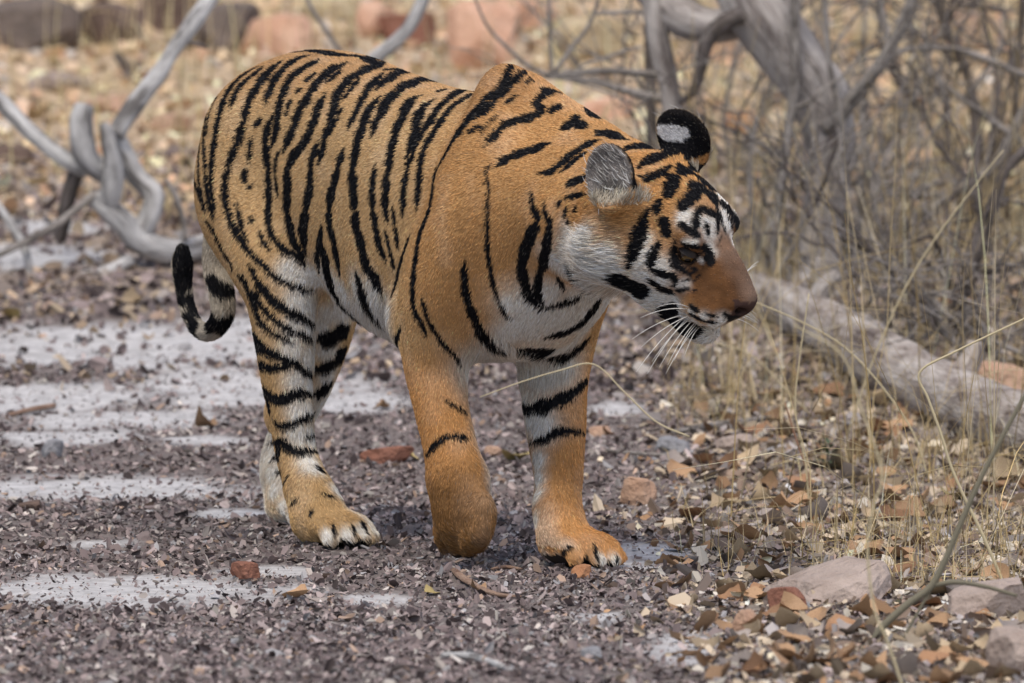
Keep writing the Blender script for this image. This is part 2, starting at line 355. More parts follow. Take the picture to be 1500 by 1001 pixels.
# ---------------------------------------------------------------- tiger: coat markings
# frames of reference of the tracings: origin and scale on the photograph; each mark: width, then the points of its centre line; paw lines in L2 and D hold painted shade between toes
CROP = {'R1':(270,60,4.004),'R2':(470,60,4.004),'R3':(270,250,4.004),'R4':(450,250,4.004),'N1':(660,80,4.004),'N2':(640,290,4.004),
        'L1':(340,400,5.005),'L2':(360,560,3.85),'G':(950,270,5.561),'F':(860,140,6.673),'E':(820,140,2.3844),'M':(900,370,5.268),
        'D':(540,440,2.3286),'C':(230,320,1.9243)}
STRIPES = {
'R1': """34: 250,240 330,175 450,120 560,85 700,60 790,62 900,80 1000,95
18: 250,240 190,310 140,380 80,460 55,540
12: 75,560 60,700 65,830 100,930 125,1000
13: 105,480 90,650 88,800 110,930 130,1000
15: 150,370 125,480 115,600 125,720 130,850 150,960 185,1060
11: 200,320 165,390 140,470 130,560
27: 440,150 350,200 280,270 235,350 205,450 185,560 170,650 163,760 158,840 170,930 185,1000
24: 470,150 410,200 340,260 300,320 275,400
36: 575,120 500,180 440,260 395,330 365,410 345,500 320,590 285,670 255,760 245,850 245,950 255,1010
17: 352,450 350,540 330,620
32: 740,85 660,110 580,170 530,240 500,310 480,375
32: 800,110 740,140 660,190 610,250 575,330 555,400 545,500 530,570 510,630
34: 520,440 490,520 480,600 490,700 495,800 500,900 505,1000
36: 960,130 870,170 800,230 750,300 700,370 665,450 640,520 610,590 585,650
15: 565,640 540,700 535,770 545,850 550,920
17: 750,310 720,390
38: 830,310 795,380 765,470 730,560 680,630 630,700 610,780 605,880 615,1000
28: 795,590 755,680 740,780 735,870 725,960 700,1000
32: 940,630 910,720 885,820 855,920 845,1000
30: 425,490 445,472
24: 397,570 388,640 385,710
30: 362,765 358,815
16: 380,860 400,852
20: 720,235 770,190
16: 690,285 660,300
20: 615,380 622,362
16: 605,425 608,415
20: 860,240 910,180""",
'R2': """36: 0,75 130,85 270,100 390,115 450,125
26: 430,120 560,150 660,190 720,215
52: 280,105 335,140
19: 130,160 70,220 30,250
40: 390,120 300,160 220,200 140,260 100,330 80,420 60,500 30,570 10,640 -10,720
20: 230,220 160,310 130,350
16: 130,390 90,480 50,560
26: 370,190 310,250 260,320 225,390 190,460 165,520
36: 540,165 440,200 380,240 330,290
20: 370,180 420,170 480,170
38: 345,330 290,400 260,480 230,560 210,640 195,740 190,850 205,950 205,1010
42: 820,262 700,235 590,235 500,265 420,330 370,400 330,480 310,550
20: 520,280 580,250
18: 430,290 370,360 330,440
26: 325,720 310,820 308,920 315,1000
36: 600,320 530,350 500,420 460,500 430,590 410,680 395,780 385,880 385,1000
22: 690,302 740,285
36: 670,345 600,395 575,460 560,530 530,620 505,680
28: 910,275 840,290 760,340 690,400 640,480 580,570 540,660 510,760 490,880 480,990
28: 900,310 800,370 740,430 690,500 640,580 600,670 585,770 575,870 570,990
24: 1000,350 920,420 850,480 790,560 740,650 700,720 670,800 655,900 640,1000""",
'R3': """30: 255,-20 245,120 260,240 290,330 340,420 390,480 450,540 530,610 620,660 700,690 765,705
32: 490,-20 500,150 495,250 505,340 540,410 600,470 660,500 700,550
36: 620,-20 610,100 605,200 620,300 640,400 680,480 710,560
42: 740,-20 735,120 715,220 700,320 700,420 710,480
32: 900,-20 870,120 850,220 855,320 880,420 895,520 910,600
26: 310,190 325,260 345,350 380,430
22: 440,340 470,420 510,465
22: 392,272 398,292
30: 380,545 415,610 450,690 480,730
22: 320,600 360,660 390,740 410,820
14: 130,290 170,350 210,440 260,520 290,580
26: 810,320 795,420 780,520 790,580
46: 805,400 830,550 850,640 880,700 940,770 1000,830""",
'R4': """40: 275,-20 275,120 285,220 290,330 320,430 350,560 400,630 450,710
30: 400,-20 385,130 395,250 410,360 430,450 465,530
32: 475,-20 460,130 465,250 475,300
28: 590,-20 570,120 560,270
30: 660,-20 655,120 650,220
22: 760,-20 740,100 725,200 690,300 660,380 640,500 625,620 620,720 630,820 670,890 700,970
16: 500,190 520,330 540,470
16: 455,340 480,440 515,580
16: 610,370 575,460 545,560 525,650 500,740
18: 675,740 700,840 740,930 790,1000
46: 290,605 330,700 380,800 430,870
56: 180,740 250,800 330,880 420,940
14: 555,900 530,960 500,1000""",
'N1': """46: 372,50 340,110 310,200 230,260 160,330 90,400 30,480 0,540
36: 460,95 400,130 340,200 280,250 200,340 140,380
38: 650,232 590,218 530,260 505,290 540,335 470,370 390,390 320,420 270,470 200,545
36: 590,520 500,555 400,585 320,620 265,665
30: 880,500 790,540 710,590 650,640 590,685 520,695
24: 800,570 720,630 650,690
42: 660,425 740,405 800,430
42: 735,370 750,420
30: 790,310 830,345 865,380
34: 612,322 626,316
38: 870,450 930,470 1000,490
20: 970,408 1000,420
24: 180,420 120,455
16: 290,350 230,410 175,480
18: 400,240 330,285
22: 455,165 478,158
26: 800,725 690,755
24: 800,815 670,840
26: 678,930 684,915
22: 740,912 752,905
18: 636,876 646,866
18: 700,988 704,978
13: 240,640 217,700 225,800 225,960
22: 475,800 490,900 520,990
20: 550,870 570,990""",
'N2': """20: 305,0 300,200 305,350 330,480 360,580 400,670 440,710
38: 165,370 165,500 190,620 240,740 310,830 400,880
46: 560,20 595,130 560,200 520,300 500,400 520,500 550,580 610,650
38: 640,60 660,170 650,270 625,380 595,480 600,570 630,640
26: 640,640 730,615 810,590 850,560
30: 970,560 920,650 840,740 740,790 640,815
24: 860,410 880,460 900,500
18: 705,460 750,540
22: 945,492 975,486
42: 480,885 600,890 720,895 820,870 900,810
22: 0,810 60,880 150,960""",
'L1': """54: 170,0 210,90 290,190 390,260 500,310 600,350
28: 45,0 110,90 150,200 185,310 240,390 330,450 460,500
34: 150,110 190,200 250,280 330,350 420,410 520,440 605,455
52: 130,420 150,490 230,550 330,600 430,650 520,690 610,735
42: 165,640 230,680 310,690 400,680 450,660
62: 215,830 260,890 340,930 430,890 520,870 605,885
85: 625,480 720,470 800,430 850,390
54: 615,705 700,680 780,630 830,560
56: 610,885 660,870 720,820""",
'L2': """28: 150,200 190,240 250,235 310,205 392,165
20: 120,100 130,160
40: 125,330 170,330 210,340 260,380 330,385 405,375
20: 180,340 180,400 160,430
14: 330,310 390,280
16: 185,495 195,505
8: 250,515 210,570
10: 300,650 250,680
12: 370,710 360,760
12: 420,620 500,650
16: 400,475 410,490
13: 490,800 495,860
13: 600,800 610,860
13: 650,770 680,850
44: 420,930 520,940 600,920 700,890""",
'D': """36: 512,345 545,365 620,350 690,315 745,270
24: 548,482 600,470 650,445 735,445
16: 195,525 240,480 285,462 345,468
9: 260,340 335,380
10: 110,90 85,150
11: 768,828 778,885
11: 742,870 735,895
10: 845,868 848,895
12: 690,835 655,862
16: 600,908 700,918 780,912 870,906""",
'C': """44: 140,165 180,195 220,200
42: 130,275 170,298 215,300
24: 100,300 112,345
26: 76,290 100,272 126,272
34: 52,225 80,240 110,238
76: 74,85 78,130 80,185""",
'G': """76: 205,15 165,90
84: 385,85 335,135 295,175
56: 375,20 440,45
56: 485,0 540,25 590,55
30: 480,90 530,130 560,190
50: 430,195 405,260 395,330 405,360
46: 440,195 500,230 550,255
28: 560,200 570,300 565,400
50: 600,170 650,220 700,290 735,360
30: 480,330 490,420
50: 270,320 330,370 415,420
72: 135,315 155,400
56: 100,470 60,560 35,650 30,700
52: 220,460 215,560 240,650 290,700 340,740
46: 30,700 110,730 200,750 222,800 215,840
26: 285,495 335,540 390,570 440,562
72: 445,515 485,580 510,635
22: 290,488 350,510 440,515
14: 310,740 400,700
14: 270,790 350,770
24: 230,872 340,850
16: 355,872 385,866
48: 150,865 162,865
22: 20,780 70,820
13: 590,250 600,330 640,420
13: 640,270 690,370
13: 600,420 570,480
54: 100,150 75,210
10: 300,660 380,640
10: 320,700 420,670
10: 360,800 420,740""",
'F': """70: 360,560 450,520 560,500 720,480
58: 530,720 600,670 700,610 800,570 970,560
54: 530,790 590,820 660,800 760,760 840,700
100: 930,740 965,735
96: 865,815 815,945
40: 985,640 1010,640
58: 110,350 230,370 330,420 400,440
38: 430,410 560,430
28: 280,270 350,310""",
'E': """20: 440,225 490,235
30: 460,262 500,255 540,280
34: 515,310 560,325
22: 470,310 520,345 550,365
40: 315,400 290,470 270,540 250,600
36: 232,655 285,678
16: 325,650 340,662
20: 85,600 100,620""",
'M': """30: 590,420 640,450
20: 700,470 760,490 800,500
17: 570,480 620,500 700,530 800,545
120: 370,440 430,470 455,530 510,580 600,605 690,600
32: 850,465 890,500 940,515""",
}
# pale patches: radius, then centres
PALE = {
'G': "62: 315,250 300,290\n60: 470,320 520,330 500,400\n36: 500,500 520,560 330,480 380,480\n24: 320,560 380,600 430,620\n80: 110,790 60,880 150,900\n46: 290,810 250,830\n40: 650,200 700,250 740,300\n40: 600,90 640,130",
'N2': "110: 930,360 900,440\n160: 700,720 560,650 800,700 880,620 520,760\n110: 300,890 420,800 350,950\n110: 780,450 700,380 650,560\n80: 430,620 480,720\n140: 560,960 700,960",
'E': "60: 130,560 100,620 170,620\n40: 285,580 210,610\n30: 300,500\n50: 330,690 300,640\n44: 400,720 370,690\n50: 120,500 80,540 190,560\n40: 310,560 350,600",
'D': "75: 560,180 590,240\n60: 560,390 585,420\n34: 578,540 580,600 578,660\n30: 570,740 565,810 585,880\n34: 610,880 660,895\n26: 800,880 840,885",
'R4': "110: 400,720 320,700 220,720 120,640\n90: 60,620 200,820 300,880 420,900\n60: 480,820",
'R3': "90: 760,620 860,640\n70: 620,580 700,620\n80: 680,740 740,800",
'L1': "95: 480,190 540,200\n95: 470,400 540,400\n100: 450,560 560,600\n100: 480,780 570,800\n80: 700,560 700,750 650,380 700,300",
'L2': "70: 300,150 350,150\n70: 300,290 360,290\n60: 350,440 370,480\n46: 500,600 540,660 570,700\n60: 150,500 160,600 200,700 250,780\n46: 450,860 560,860 650,830 700,820",
'M': "40: 600,470 700,500\n60: 840,520 780,570\n70: 700,650 850,600 600,680 500,640\n60: 350,330 420,370",
}
def parse(tab):
    out = []
    for key, txt in tab.items():
        ox, oy, sc = CROP[key]
        for ln in txt.split('\n'):
            w, pts = ln.split(':')
            A = np.array([[float(c) for c in p.split(',')] for p in pts.split()])
            out.append((key, float(w)/sc, A/sc + (ox, oy)))
    return out
# ---------------------------------------------------------------- tiger: mesh, coat colours, fur
def vnormals(V, F):
    n = np.cross(V[F[:,2]]-V[F[:,0]], V[F[:,3]]-V[F[:,1]])
    N = np.stack([sum(np.bincount(F[:,i], n[:,j], minlength=len(V)) for i in range(4)) for j in range(3)], 1)
    return N/(np.linalg.norm(N, axis=1)[:,None]+1e-12)
def sstep(a, b, x):
    t = np.clip((x-a)/(b-a), 0, 1); return t*t*(3-2*t)
def vnoise(p, f, seed=0):
    """cheap smooth value noise in [-1,1]"""
    q = p*f + seed*17.3
    i = np.floor(q).astype(np.int64); t = q-i; t = t*t*(3-2*t)
    def hsh(a, b, c):
        h = (a*374761393 + b*668265263 + c*2147483647 + seed*1013904223) & 0xffffffff
        h = ((h ^ (h >> 13))*1274126177) & 0xffffffff
        return ((h ^ (h >> 16)) & 0xffff)/32767.5-1
    r = 0
    for dx in (0,1):
        for dy in (0,1):
            for dz in (0,1):
                w = (t[:,0] if dx else 1-t[:,0])*(t[:,1] if dy else 1-t[:,1])*(t[:,2] if dz else 1-t[:,2])
                r = r + w*hsh(i[:,0]+dx, i[:,1]+dy, i[:,2]+dz)
    return r

TV, TF = build_tiger(.004)
TN = vnormals(TV, TF)
bvh = BVHTree.FromPolygons(TV.tolist(), TF.tolist())
CAMB = np.array([(CAMPOS[0]-TX)*CT-(CAMPOS[1]-TY)*ST, (CAMPOS[0]-TX)*ST+(CAMPOS[1]-TY)*CT, CAMPOS[2]])   # viewer in the tiger's frame
def hit(u, v):
    d = ray(u, v); d = np.array([d[0]*CT-d[1]*ST, d[0]*ST+d[1]*CT, d[2]]); d /= np.linalg.norm(d)
    co, no, i, t = bvh.ray_cast(Vector(CAMB), Vector(d))
    return (None, None, d) if co is None else (np.array(co), np.array(no), d)
def seen(p, n):
    d = np.asarray(p)+np.asarray(n)*.004-CAMB; L = np.linalg.norm(d); d /= L
    co = bvh.ray_cast(Vector(CAMB), Vector(d), L-.003)[0]
    return co is None
RIGHT = np.array([CT, ST, 0]); UPV = np.array([0, 0, 1.0])
SP, SW, SN = [], [], []
HEADKEYS = {'G', 'F', 'E', 'M'}
MIR = []
for key, w, A in parse(STRIPES):
    seg = np.linalg.norm(np.diff(A, axis=0), axis=1)
    B = spline(np.c_[A, np.r_[0, np.cumsum(seg)]], 8) if len(A) > 2 else np.c_[np.linspace(A[0], A[1], max(3, int(seg[0])+1)), np.linspace(0, seg[0], max(3, int(seg[0])+1))]
    L = np.r_[0, np.cumsum(np.linalg.norm(np.diff(B[:,:2], axis=0), axis=1))]
    n = max(3, int(L[-1]/.8)); l = np.linspace(0, L[-1], n)
    U = np.stack([np.interp(l, L, B[:,0]), np.interp(l, L, B[:,1])], 1)
    D = np.gradient(U, axis=0); D /= np.linalg.norm(D, axis=1)[:,None]+1e-9
    e = np.minimum(l, L[-1]-l)/max(w, 1e-6)
    prof = .30+.70*sstep(0, 2.2 if L[-1] > 5*w else .5, e)
    if L[-1] < 2.0*w: prof = np.ones(n)
    prof *= 1+.13*np.sin(l*.21+len(SP)) + .08*np.sin(l*.53+3*len(SP))
    for k in range(n):
        co, no, d = hit(*U[k])
        if co is None: continue
        q = np.array([no@RIGHT, -(no@UPV)]); ql = np.linalg.norm(q)
        cs = max(.38, abs(no@d))
        pr = np.array([-D[k,1], D[k,0]])
        st = 1.0
        if ql > 1e-3:
            q /= ql; st = math.sqrt((pr@q)**2/cs**2 + (pr@np.array([-q[1], q[0]]))**2)
        hw = ({'L1': .68, 'L2': .66, 'D': .64, 'G': .64, 'E': .66, 'M': .60, 'F': .64, 'C': .52}.get(key, .60))*w*prof[k]*min(st, 2.1)*np.linalg.norm(co-CAMB)/FPX
        SP.append(co); SW.append(hw); SN.append(no)
        if key in HEADKEYS: m = np.array([1,-1,1]); hl = head_local(co)*m; mc = HEAD_O+HEAD_R@hl; mn = HEAD_R@((HEAD_R.T@no)*m)
        elif key in ('R1','R2','R3','R4','N1','N2') and abs(co[1]) > .012: mc = co*np.array([1,-1,1]); mn = no*np.array([1,-1,1])
        else: continue
        if k % 2 == 0: MIR.append((mc, hw, mn))
for mc, hw, mn in MIR:
    co, no, i, t = bvh.find_nearest(Vector(mc))
    if co is None or t > .03: continue
    co = np.array(co); no = np.array(no)
    if no@mn > .3 and not seen(co, no): SP.append(co); SW.append(hw); SN.append(no)
SP = np.array(SP); SW = np.array(SW); SN = np.array(SN)
PP, PR = [], []
for key, r, A in parse(PALE):
    for u, v in A:
        co, no, d = hit(u, v)
        if co is None: continue
        PP.append(co); PR.append(r*np.linalg.norm(co-CAMB)/FPX)
        if key in HEADKEYS: PP.append(HEAD_O+HEAD_R@(head_local(co)*np.array([1,-1,1]))); PR.append(PR[-1])
        elif key in ('R4','R3','N2'): PP.append(co*np.array([1,-1,1])); PR.append(PR[-1])
PP = np.array(PP); PR = np.array(PR)
# signed distance of every vertex to the nearest stripe
kd = KDTree(len(SP))
for i, p in enumerate(SP): kd.insert(p, i)
kd.balance()
SD = np.full(len(TV), .05, np.float32)
for i, (p, n) in enumerate(zip(TV.tolist(), TN)):
    best = .05
    for co, j, dd in kd.find_n(p, 4):
        if dd > .06: break
        if n@SN[j] > -.1:
            e = dd-SW[j]
            if e < best: best = e
    SD[i] = best
# ---- zones
HL = head_local(TV)
ZX, ZY, ZZ = TV.T
tailc = spline(np.array([[-.62,0,.73],[-.665,0,.69],[-.715,0,.60]]+[list(P(u,v,0)) for u,v in ((316,375),(324,425),(326,460),(311,484),(291,482),(276,455),(269,420),(267,390),(267,365))]), 6)
td = np.full(len(TV), 9.0); ti = np.zeros(len(TV), int)
m = ZX < -.60
dd = np.linalg.norm(TV[m][:,None]-tailc[None], axis=2); td[m] = dd.min(1); ti[m] = dd.argmin(1)
TAIL = (td < .045) & ((ti > 8) | (ZX < -.69))
inhead = sstep(-.16, -.09, HL[:,0])*(np.linalg.norm(HL*np.array([.6,1,1]), axis=1) < .20)
n1 = vnoise(TV, 9, 1); n2 = vnoise(TV, 30, 2); n3 = vnoise(TV, 90, 3)
C = np.array
base = np.empty((len(TV), 3)); base[:] = C([.62, .410, .205])                        # flank
def mixc(w, c):
    global base
    w = np.clip(w, 0, 1)[:,None]; base = base*(1-w) + C(c)*w
mixc(sstep(.10, .26, ZX)*sstep(.30, .45, ZZ)*.85, [.57, .310, .122])                 # shoulder
mixc(sstep(.72, .82, ZZ)*.6, [.47, .265, .125])                                      # back
mixc(sstep(.40, .30, ZZ)*sstep(-.02, .10, ZX)*.9, [.55, .278, .102])                 # forelegs
mixc(sstep(.42, .34, ZZ)*sstep(-.05, -.10, ZX)*.7, [.54, .350, .165])                # hind legs
mixc(inhead*.8, [.52, .280, .110])
mixc(inhead*sstep(.055, .11, HL[:,0])*sstep(-.085, -.035, HL[:,2]), [.205, .094, .037]); mixc(inhead*sstep(.10, .16, HL[:,0])*sstep(.034, .014, np.abs(HL[:,1]))*.75, [.115, .062, .038])  # muzzle, bridge
base *= (1+.10*n1+.07*n2)[:,None]*(1+inhead*sstep(.05,.10,HL[:,0])*(.26*n2+.24*n3))[:,None]
pale = np.zeros(len(TV))
for p, r in zip(PP, PR):
    d2 = ((TV-p)**2).sum(1)/r**2
    pale = np.maximum(pale, np.exp(-d2*.85)*1.3)
belly = np.maximum(sstep(.46, .37, ZZ)*(np.abs(ZX+.02) < .30)*sstep(.13, .07, np.abs(ZY))*(ZX < .33)*sstep(.28, .33, ZZ), sstep(.478, .425, ZZ+.012*n2)*sstep(-.27, -.20, ZX)*sstep(.12, .04, ZX)*(ZZ > .33))
inner = sstep(.47, .40, ZZ)*sstep(.02, .07, np.where(ZY > 0, .120-.040*sstep(.27, .14, ZZ)-ZY, ZY+.12))*(ZZ > .03)*.75
pale = np.clip(np.maximum(np.maximum(pale, belly), np.where(inhead > .5, 0, inner)) + .12*n2, 0, 1)
pale = np.maximum(pale, .85*sstep(.04, .07, ZY)*sstep(-.50, -.56, ZX)*sstep(.30, .22, ZZ)*(ZX > -.8))
chin = inhead*sstep(-.075, -.095, HL[:,2])
pale = np.maximum(pale, chin*.8)
white = C([.86, .81, .74])
base = base*(1-.50*sstep(.23, .10, ZZ)*sstep(-.03, -.06, ZY)*sstep(.05, .12, ZX))[:,None]  # lower lifted forepaw: brown fur, darkened further by painted shade
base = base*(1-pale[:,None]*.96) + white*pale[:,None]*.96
base[TAIL] = C([.50, .44, .36])*(1+.1*n2[TAIL])[:,None]
BLACK = C([.008, .008, .010])
NOHAIR = np.zeros(len(TV), bool)
blackw = sstep(.0020, -.0008, SD + .0012*n3)
blackw = np.where(TAIL & (ti < 19) & (ti % 7 < 2), .97, blackw)
# ears
EARW = np.zeros(len(TV)); EARIN = np.zeros(len(TV), bool); TUFT = np.zeros(len(TV), bool)
for s in (-1, 1):
    o, Q = EAR[s]
    q = (HL-o)@Q
    ins = (np.abs(q[:,0]) < .058) & (q[:,1] > -.042) & (q[:,1] < .066) & (np.abs(q[:,2]) < .034) & (HL[:,2]*1 > -.02)
    rr = np.sqrt((q[:,0]/.048)**2+(q[:,1]/.052)**2)
    nz = (TN@HEAD_R)@Q[:,2]
    inside = ins & (rr < .97) & (nz > .05) & (q[:,2] > -.02)
    rim = ins & (rr >= .86) & (q[:,1] > -.01) & ~inside
    back = ins & ~inside & (nz < .35) & (q[:,1] > -.030)
    blackw[ins] = np.where(back[ins], .97, 0)
    spot = back & (((q[:,0]-.010)/.033)**2+((q[:,1]-.012)/.015)**2 < 1+.45*n3)
    base[back] = [.02, .02, .025]; base[spot] = [.75, .75, .77]; blackw[spot] = 0
    base[rim] = C([.22, .15, .09])
    g = np.clip(.5-.9*(q[:,1]/.05) , 0, 1)
    base[inside] = (C([.27, .245, .23])*(1-.75*sstep(.006, -.030, q[:,1])*sstep(.036,.012,np.abs(q[:,0])))[:,None])[inside]*(1+.25*n2[inside])[:,None]  # dark pocket: shade of the ear hollow painted in
    blackw[inside] = (sstep(-.016, -.036, q[:,1])*.9)[inside]
    EARW[ins] = 1; EARIN |= inside
    TUFT |= (np.abs(q[:,0]-.004) < .046) & (q[:,1] < -.031) & (q[:,1] > -.052) & (np.abs(q[:,2]) < .034) & (nz > .1)
# nose leather, eyelids, lips, pads
nose = (HL[:,0] > .204) & (HL[:,2] < -.010) & (HL[:,2] > -.058) & (np.abs(HL[:,1]) < .027)
base[nose] = [.080, .045, .038]; NOHAIR |= nose
for s in (-1, 1):
    e = np.linalg.norm((HL-C([.113, s*.052, .013]))*C([1,1,1.25]), axis=1)
    lid = e < .016
    blackw[lid] = .95; NOHAIR |= e < .0155
    nl = np.linalg.norm((HL-C([.215, s*.015, -.031])), axis=1) < .0085
    base[nl] = [.02, .012, .012]
gum = (SD < -.012) & (HL[:,0] > .06) & (HL[:,2] < -.06) & (inhead > .5)
sole = (ZZ < .016) & (TN[:,2] < -.45); base[sole] = [.05, .042, .04]; NOHAIR |= sole
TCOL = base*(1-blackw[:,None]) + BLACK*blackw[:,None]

tiger = empty('tiger', (TX, TY, 0)); tiger.rotation_euler = (0, 0, -THETA)
tag(tiger, 'orange tiger with black stripes walking, head lowered and one forepaw lifted', 'tiger')
m_skin = attr_mat('tiger_coat', .75, .15, .25, 260)
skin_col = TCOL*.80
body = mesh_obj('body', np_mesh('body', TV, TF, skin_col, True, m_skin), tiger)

# ---- fur: one curves object, roots scattered over the skin
def tri_area(V, F):
    return np.linalg.norm(np.cross(V[F[:,2]]-V[F[:,0]], V[F[:,3]]-V[F[:,1]]), axis=1)*.5
fc = TV[TF].mean(1); fn = TN[TF].mean(1)
facing = ((CAMB-fc)*fn).sum(1)/np.linalg.norm(CAMB-fc, axis=1)
dens = tri_area(TV, TF)*np.where(facing > -.35, 1.0, .40)
hf = head_local(fc)
dens *= 1+1.2*((hf[:,0] > -.13) & (np.linalg.norm(hf*C([.6,1,1]), axis=1) < .2))
dens[NOHAIR[TF].any(1)] = 0
NH = 520000
f = RNG.choice(len(TF), NH, p=dens/dens.sum())
a, b = RNG.random(NH)[:,None], RNG.random(NH)[:,None]
wq = [(1-a)*(1-b), a*(1-b), a*b, (1-a)*b]
lerp = lambda A: sum(wq[i]*A[TF[f,i]] for i in range(4)) if A.ndim > 1 else sum(wq[i][:,0]*A[TF[f,i]] for i in range(4))
root = lerp(TV); nor = lerp(TN); nor /= np.linalg.norm(nor, axis=1)[:,None]
hl = head_local(root)
x, y, z = root.T
# which way the coat lies
flow = np.stack([-np.ones(NH), np.zeros(NH), -.35-.9*sstep(.75, .45, z)], 1)
leg = sstep(.44, .34, z); flow = flow*(1-leg)[:,None] + C([-.15, 0, -1])*leg[:,None]
toes = sstep(.09, .05, z); flow = flow*(1-toes)[:,None] + C([.8, 0, -.6])*toes[:,None]
hw = lerp(inhead.astype(float))
face = np.stack([-np.ones(NH), .9*hl[:,1]/.08, -.55+2.0*np.clip(hl[:,2], 0, .1)], 1)@HEAD_R.T
flow = flow*(1-hw)[:,None] + face*hw[:,None]
tl = lerp(TAIL.astype(float)) > .5
tt = np.gradient(tailc, axis=0)[np.clip(np.round(lerp(ti.astype(float))).astype(int), 0, len(tailc)-1)]
flow[tl] = tt[tl]/(np.linalg.norm(tt[tl], axis=1)[:,None]+1e-9)
swirl = np.stack([vnoise(root, 14, 5), vnoise(root, 14, 6), vnoise(root, 14, 7)], 1)
clump = np.stack([vnoise(root, 130, 8), vnoise(root, 130, 9), vnoise(root, 130, 10)], 1)
flow = flow/np.linalg.norm(flow, axis=1)[:,None] + .16*swirl + .08*clump + .10*RNG.normal(size=(NH,3))
ex_ = lerp(EARW) > .5
for s in (-1, 1):
    me_ = ex_ & (hl[:,1]*s > 0); Qe = HEAD_R@EAR[s][1]
    mt_ = (lerp(TUFT.astype(float)) > .5) & (hl[:,1]*s > 0); flow[mt_] = (Qe[:,1] - Qe[:,0]*.35*s)[None] + .35*RNG.normal(size=(mt_.sum(),3))
    me_ &= ~mt_; flow[me_] = (Qe[:,1]*.8 + Qe[:,0]*.7*s)[None] + .30*swirl[me_] + .25*RNG.normal(size=(me_.sum(),3))
flow -= nor*(flow*nor).sum(1)[:,None]; flow /= np.linalg.norm(flow, axis=1)[:,None]+1e-9
# length
ruff = hw*np.exp(-((hl[:,0]+.03)/.05)**2)*sstep(.02, -.06, hl[:,2])
pl = lerp(pale)
Ln = .0080 + .012*lerp(belly) + .003*pl + .030*ruff
Ln *= 1-.30*hw*sstep(.0, .08, hl[:,0]); Ln *= 1-.25*hw*sstep(.08, .13, hl[:,0])
Ln *= 1+.10*sstep(.30, .12, z)
Ln = np.where(hw*sstep(-.085, -.10, hl[:,2])*(hl[:,0] > .06) > .4, .011, Ln)
ew = lerp(EARW) > .5; ei = lerp(EARIN.astype(float)) > .6
Ln[ew] = .005; wisp = ei & (RNG.random(NH) < .022); Ln[wisp] = .020
tf = (lerp(TUFT.astype(float)) > .5) & (RNG.random(NH) < .6); Ln[tf] = .016
Ln[tl] = .011
Ln *= RNG.uniform(.65, 1.25, NH)
lift = np.where(ew & ~tf, .5, .30+.22*ruff+.10*lerp(belly)) * RNG.uniform(.5, 1.4, NH)
s4 = np.linspace(0, 1, 4)
pts = root[:,None] - nor[:,None]*.001 + Ln[:,None,None]*(flow[:,None]*(s4**1.15)[None,:,None] + nor[:,None]*(lift[:,None]*(1.5*s4-.85*s4**2)[None])[...,None])
pts[:,1:,2] -= (ruff[:,None]*.006+lerp(belly)[:,None]*.004)*s4[1:]**2
pts[...,2] = np.maximum(pts[...,2], -.012)
# colour at the root decides the hair
sd = lerp(SD)
bw = (sd + .0008*RNG.normal(size=NH) + .0008*lerp(n3) < .0008).astype(float)
bb = lerp(blackw); spec = ew | (np.abs(lerp(blackw) - sstep(.0020, -.0008, sd)) > .5)
bw = np.where(spec, bb, bw)
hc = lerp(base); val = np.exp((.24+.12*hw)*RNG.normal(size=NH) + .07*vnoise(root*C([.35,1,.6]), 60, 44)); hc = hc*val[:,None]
hc = hc*(1-bw[:,None]) + (BLACK*np.exp(.35*RNG.normal(size=NH))[:,None])*bw[:,None]
bw[tf] = 0; hc[tf] = C([.52, .46, .37])*val[tf][:,None]
hc[wisp] = C([.62, .60, .57])*val[wisp][:,None]
grey = RNG.random(NH) < .04
hc[grey] = hc[grey]*.5 + .25*C([.5, .46, .40])
hcv = bpy.data.hair_curves.new('fur'); hcv.add_curves([4]*NH)
hcv.attributes['position'].data.foreach_set('vector', pts.astype(np.float32).ravel())
rad = (np.array([.00042, .00040, .00028, .00006])[None]*RNG.uniform(.7, 1.3, NH)[:,None]).astype(np.float32)
ra = hcv.attributes.get('radius') or hcv.attributes.new('radius', 'FLOAT', 'POINT'); ra.data.foreach_set('value', rad.ravel())
ca = hcv.attributes.new('tint', 'FLOAT_COLOR', 'CURVE'); c4 = np.ones((NH,4), np.float32); c4[:,:3] = np.clip(hc, 0, .9); ca.data.foreach_set('color', c4.ravel())
hcv.materials.append(attr_mat('tiger_fur', .75, .06))
fur = link(bpy.data.objects.new('fur', hcv), tiger)

# ---- eyes
def eye_mat():
    m, nt, b = new_mat('tiger_eye', .06, .6)
    tc = nt.nodes.new('ShaderNodeTexCoord'); sep = nt.nodes.new('ShaderNodeSeparateXYZ'); nt.links.new(tc.outputs['Object'], sep.inputs[0])
    cr = nt.nodes.new('ShaderNodeValToRGB'); mp = nt.nodes.new('ShaderNodeMapRange')
    mp.inputs['From Min'].default_value = .0145; mp.inputs['From Max'].default_value = .004
    nt.links.new(sep.outputs['X'], mp.inputs['Value']); nt.links.new(mp.outputs[0], cr.inputs['Fac'])
    e = cr.color_ramp.elements; e[0].color = (.004,.004,.004,1); e[0].position = 0; e[1].color = (.02,.012,.008,1); e[1].position = 1
    for p, c in ((.10,(.004,.004,.004,1)),(.14,(.15,.09,.025,1)),(.40,(.11,.06,.018,1)),(.48,(.02,.012,.008,1))):
        q = e.new(p); q.color = c
    nt.links.new(cr.outputs[0], b.inputs['Base Color']); return m
m_eye = eye_mat()
m_lid, _, b = new_mat('eyelid', .6, .3); b.inputs['Base Color'].default_value = (.034, .024, .020, 1)
def EYE_C(s): return (.1010, s*.0450, .0110)
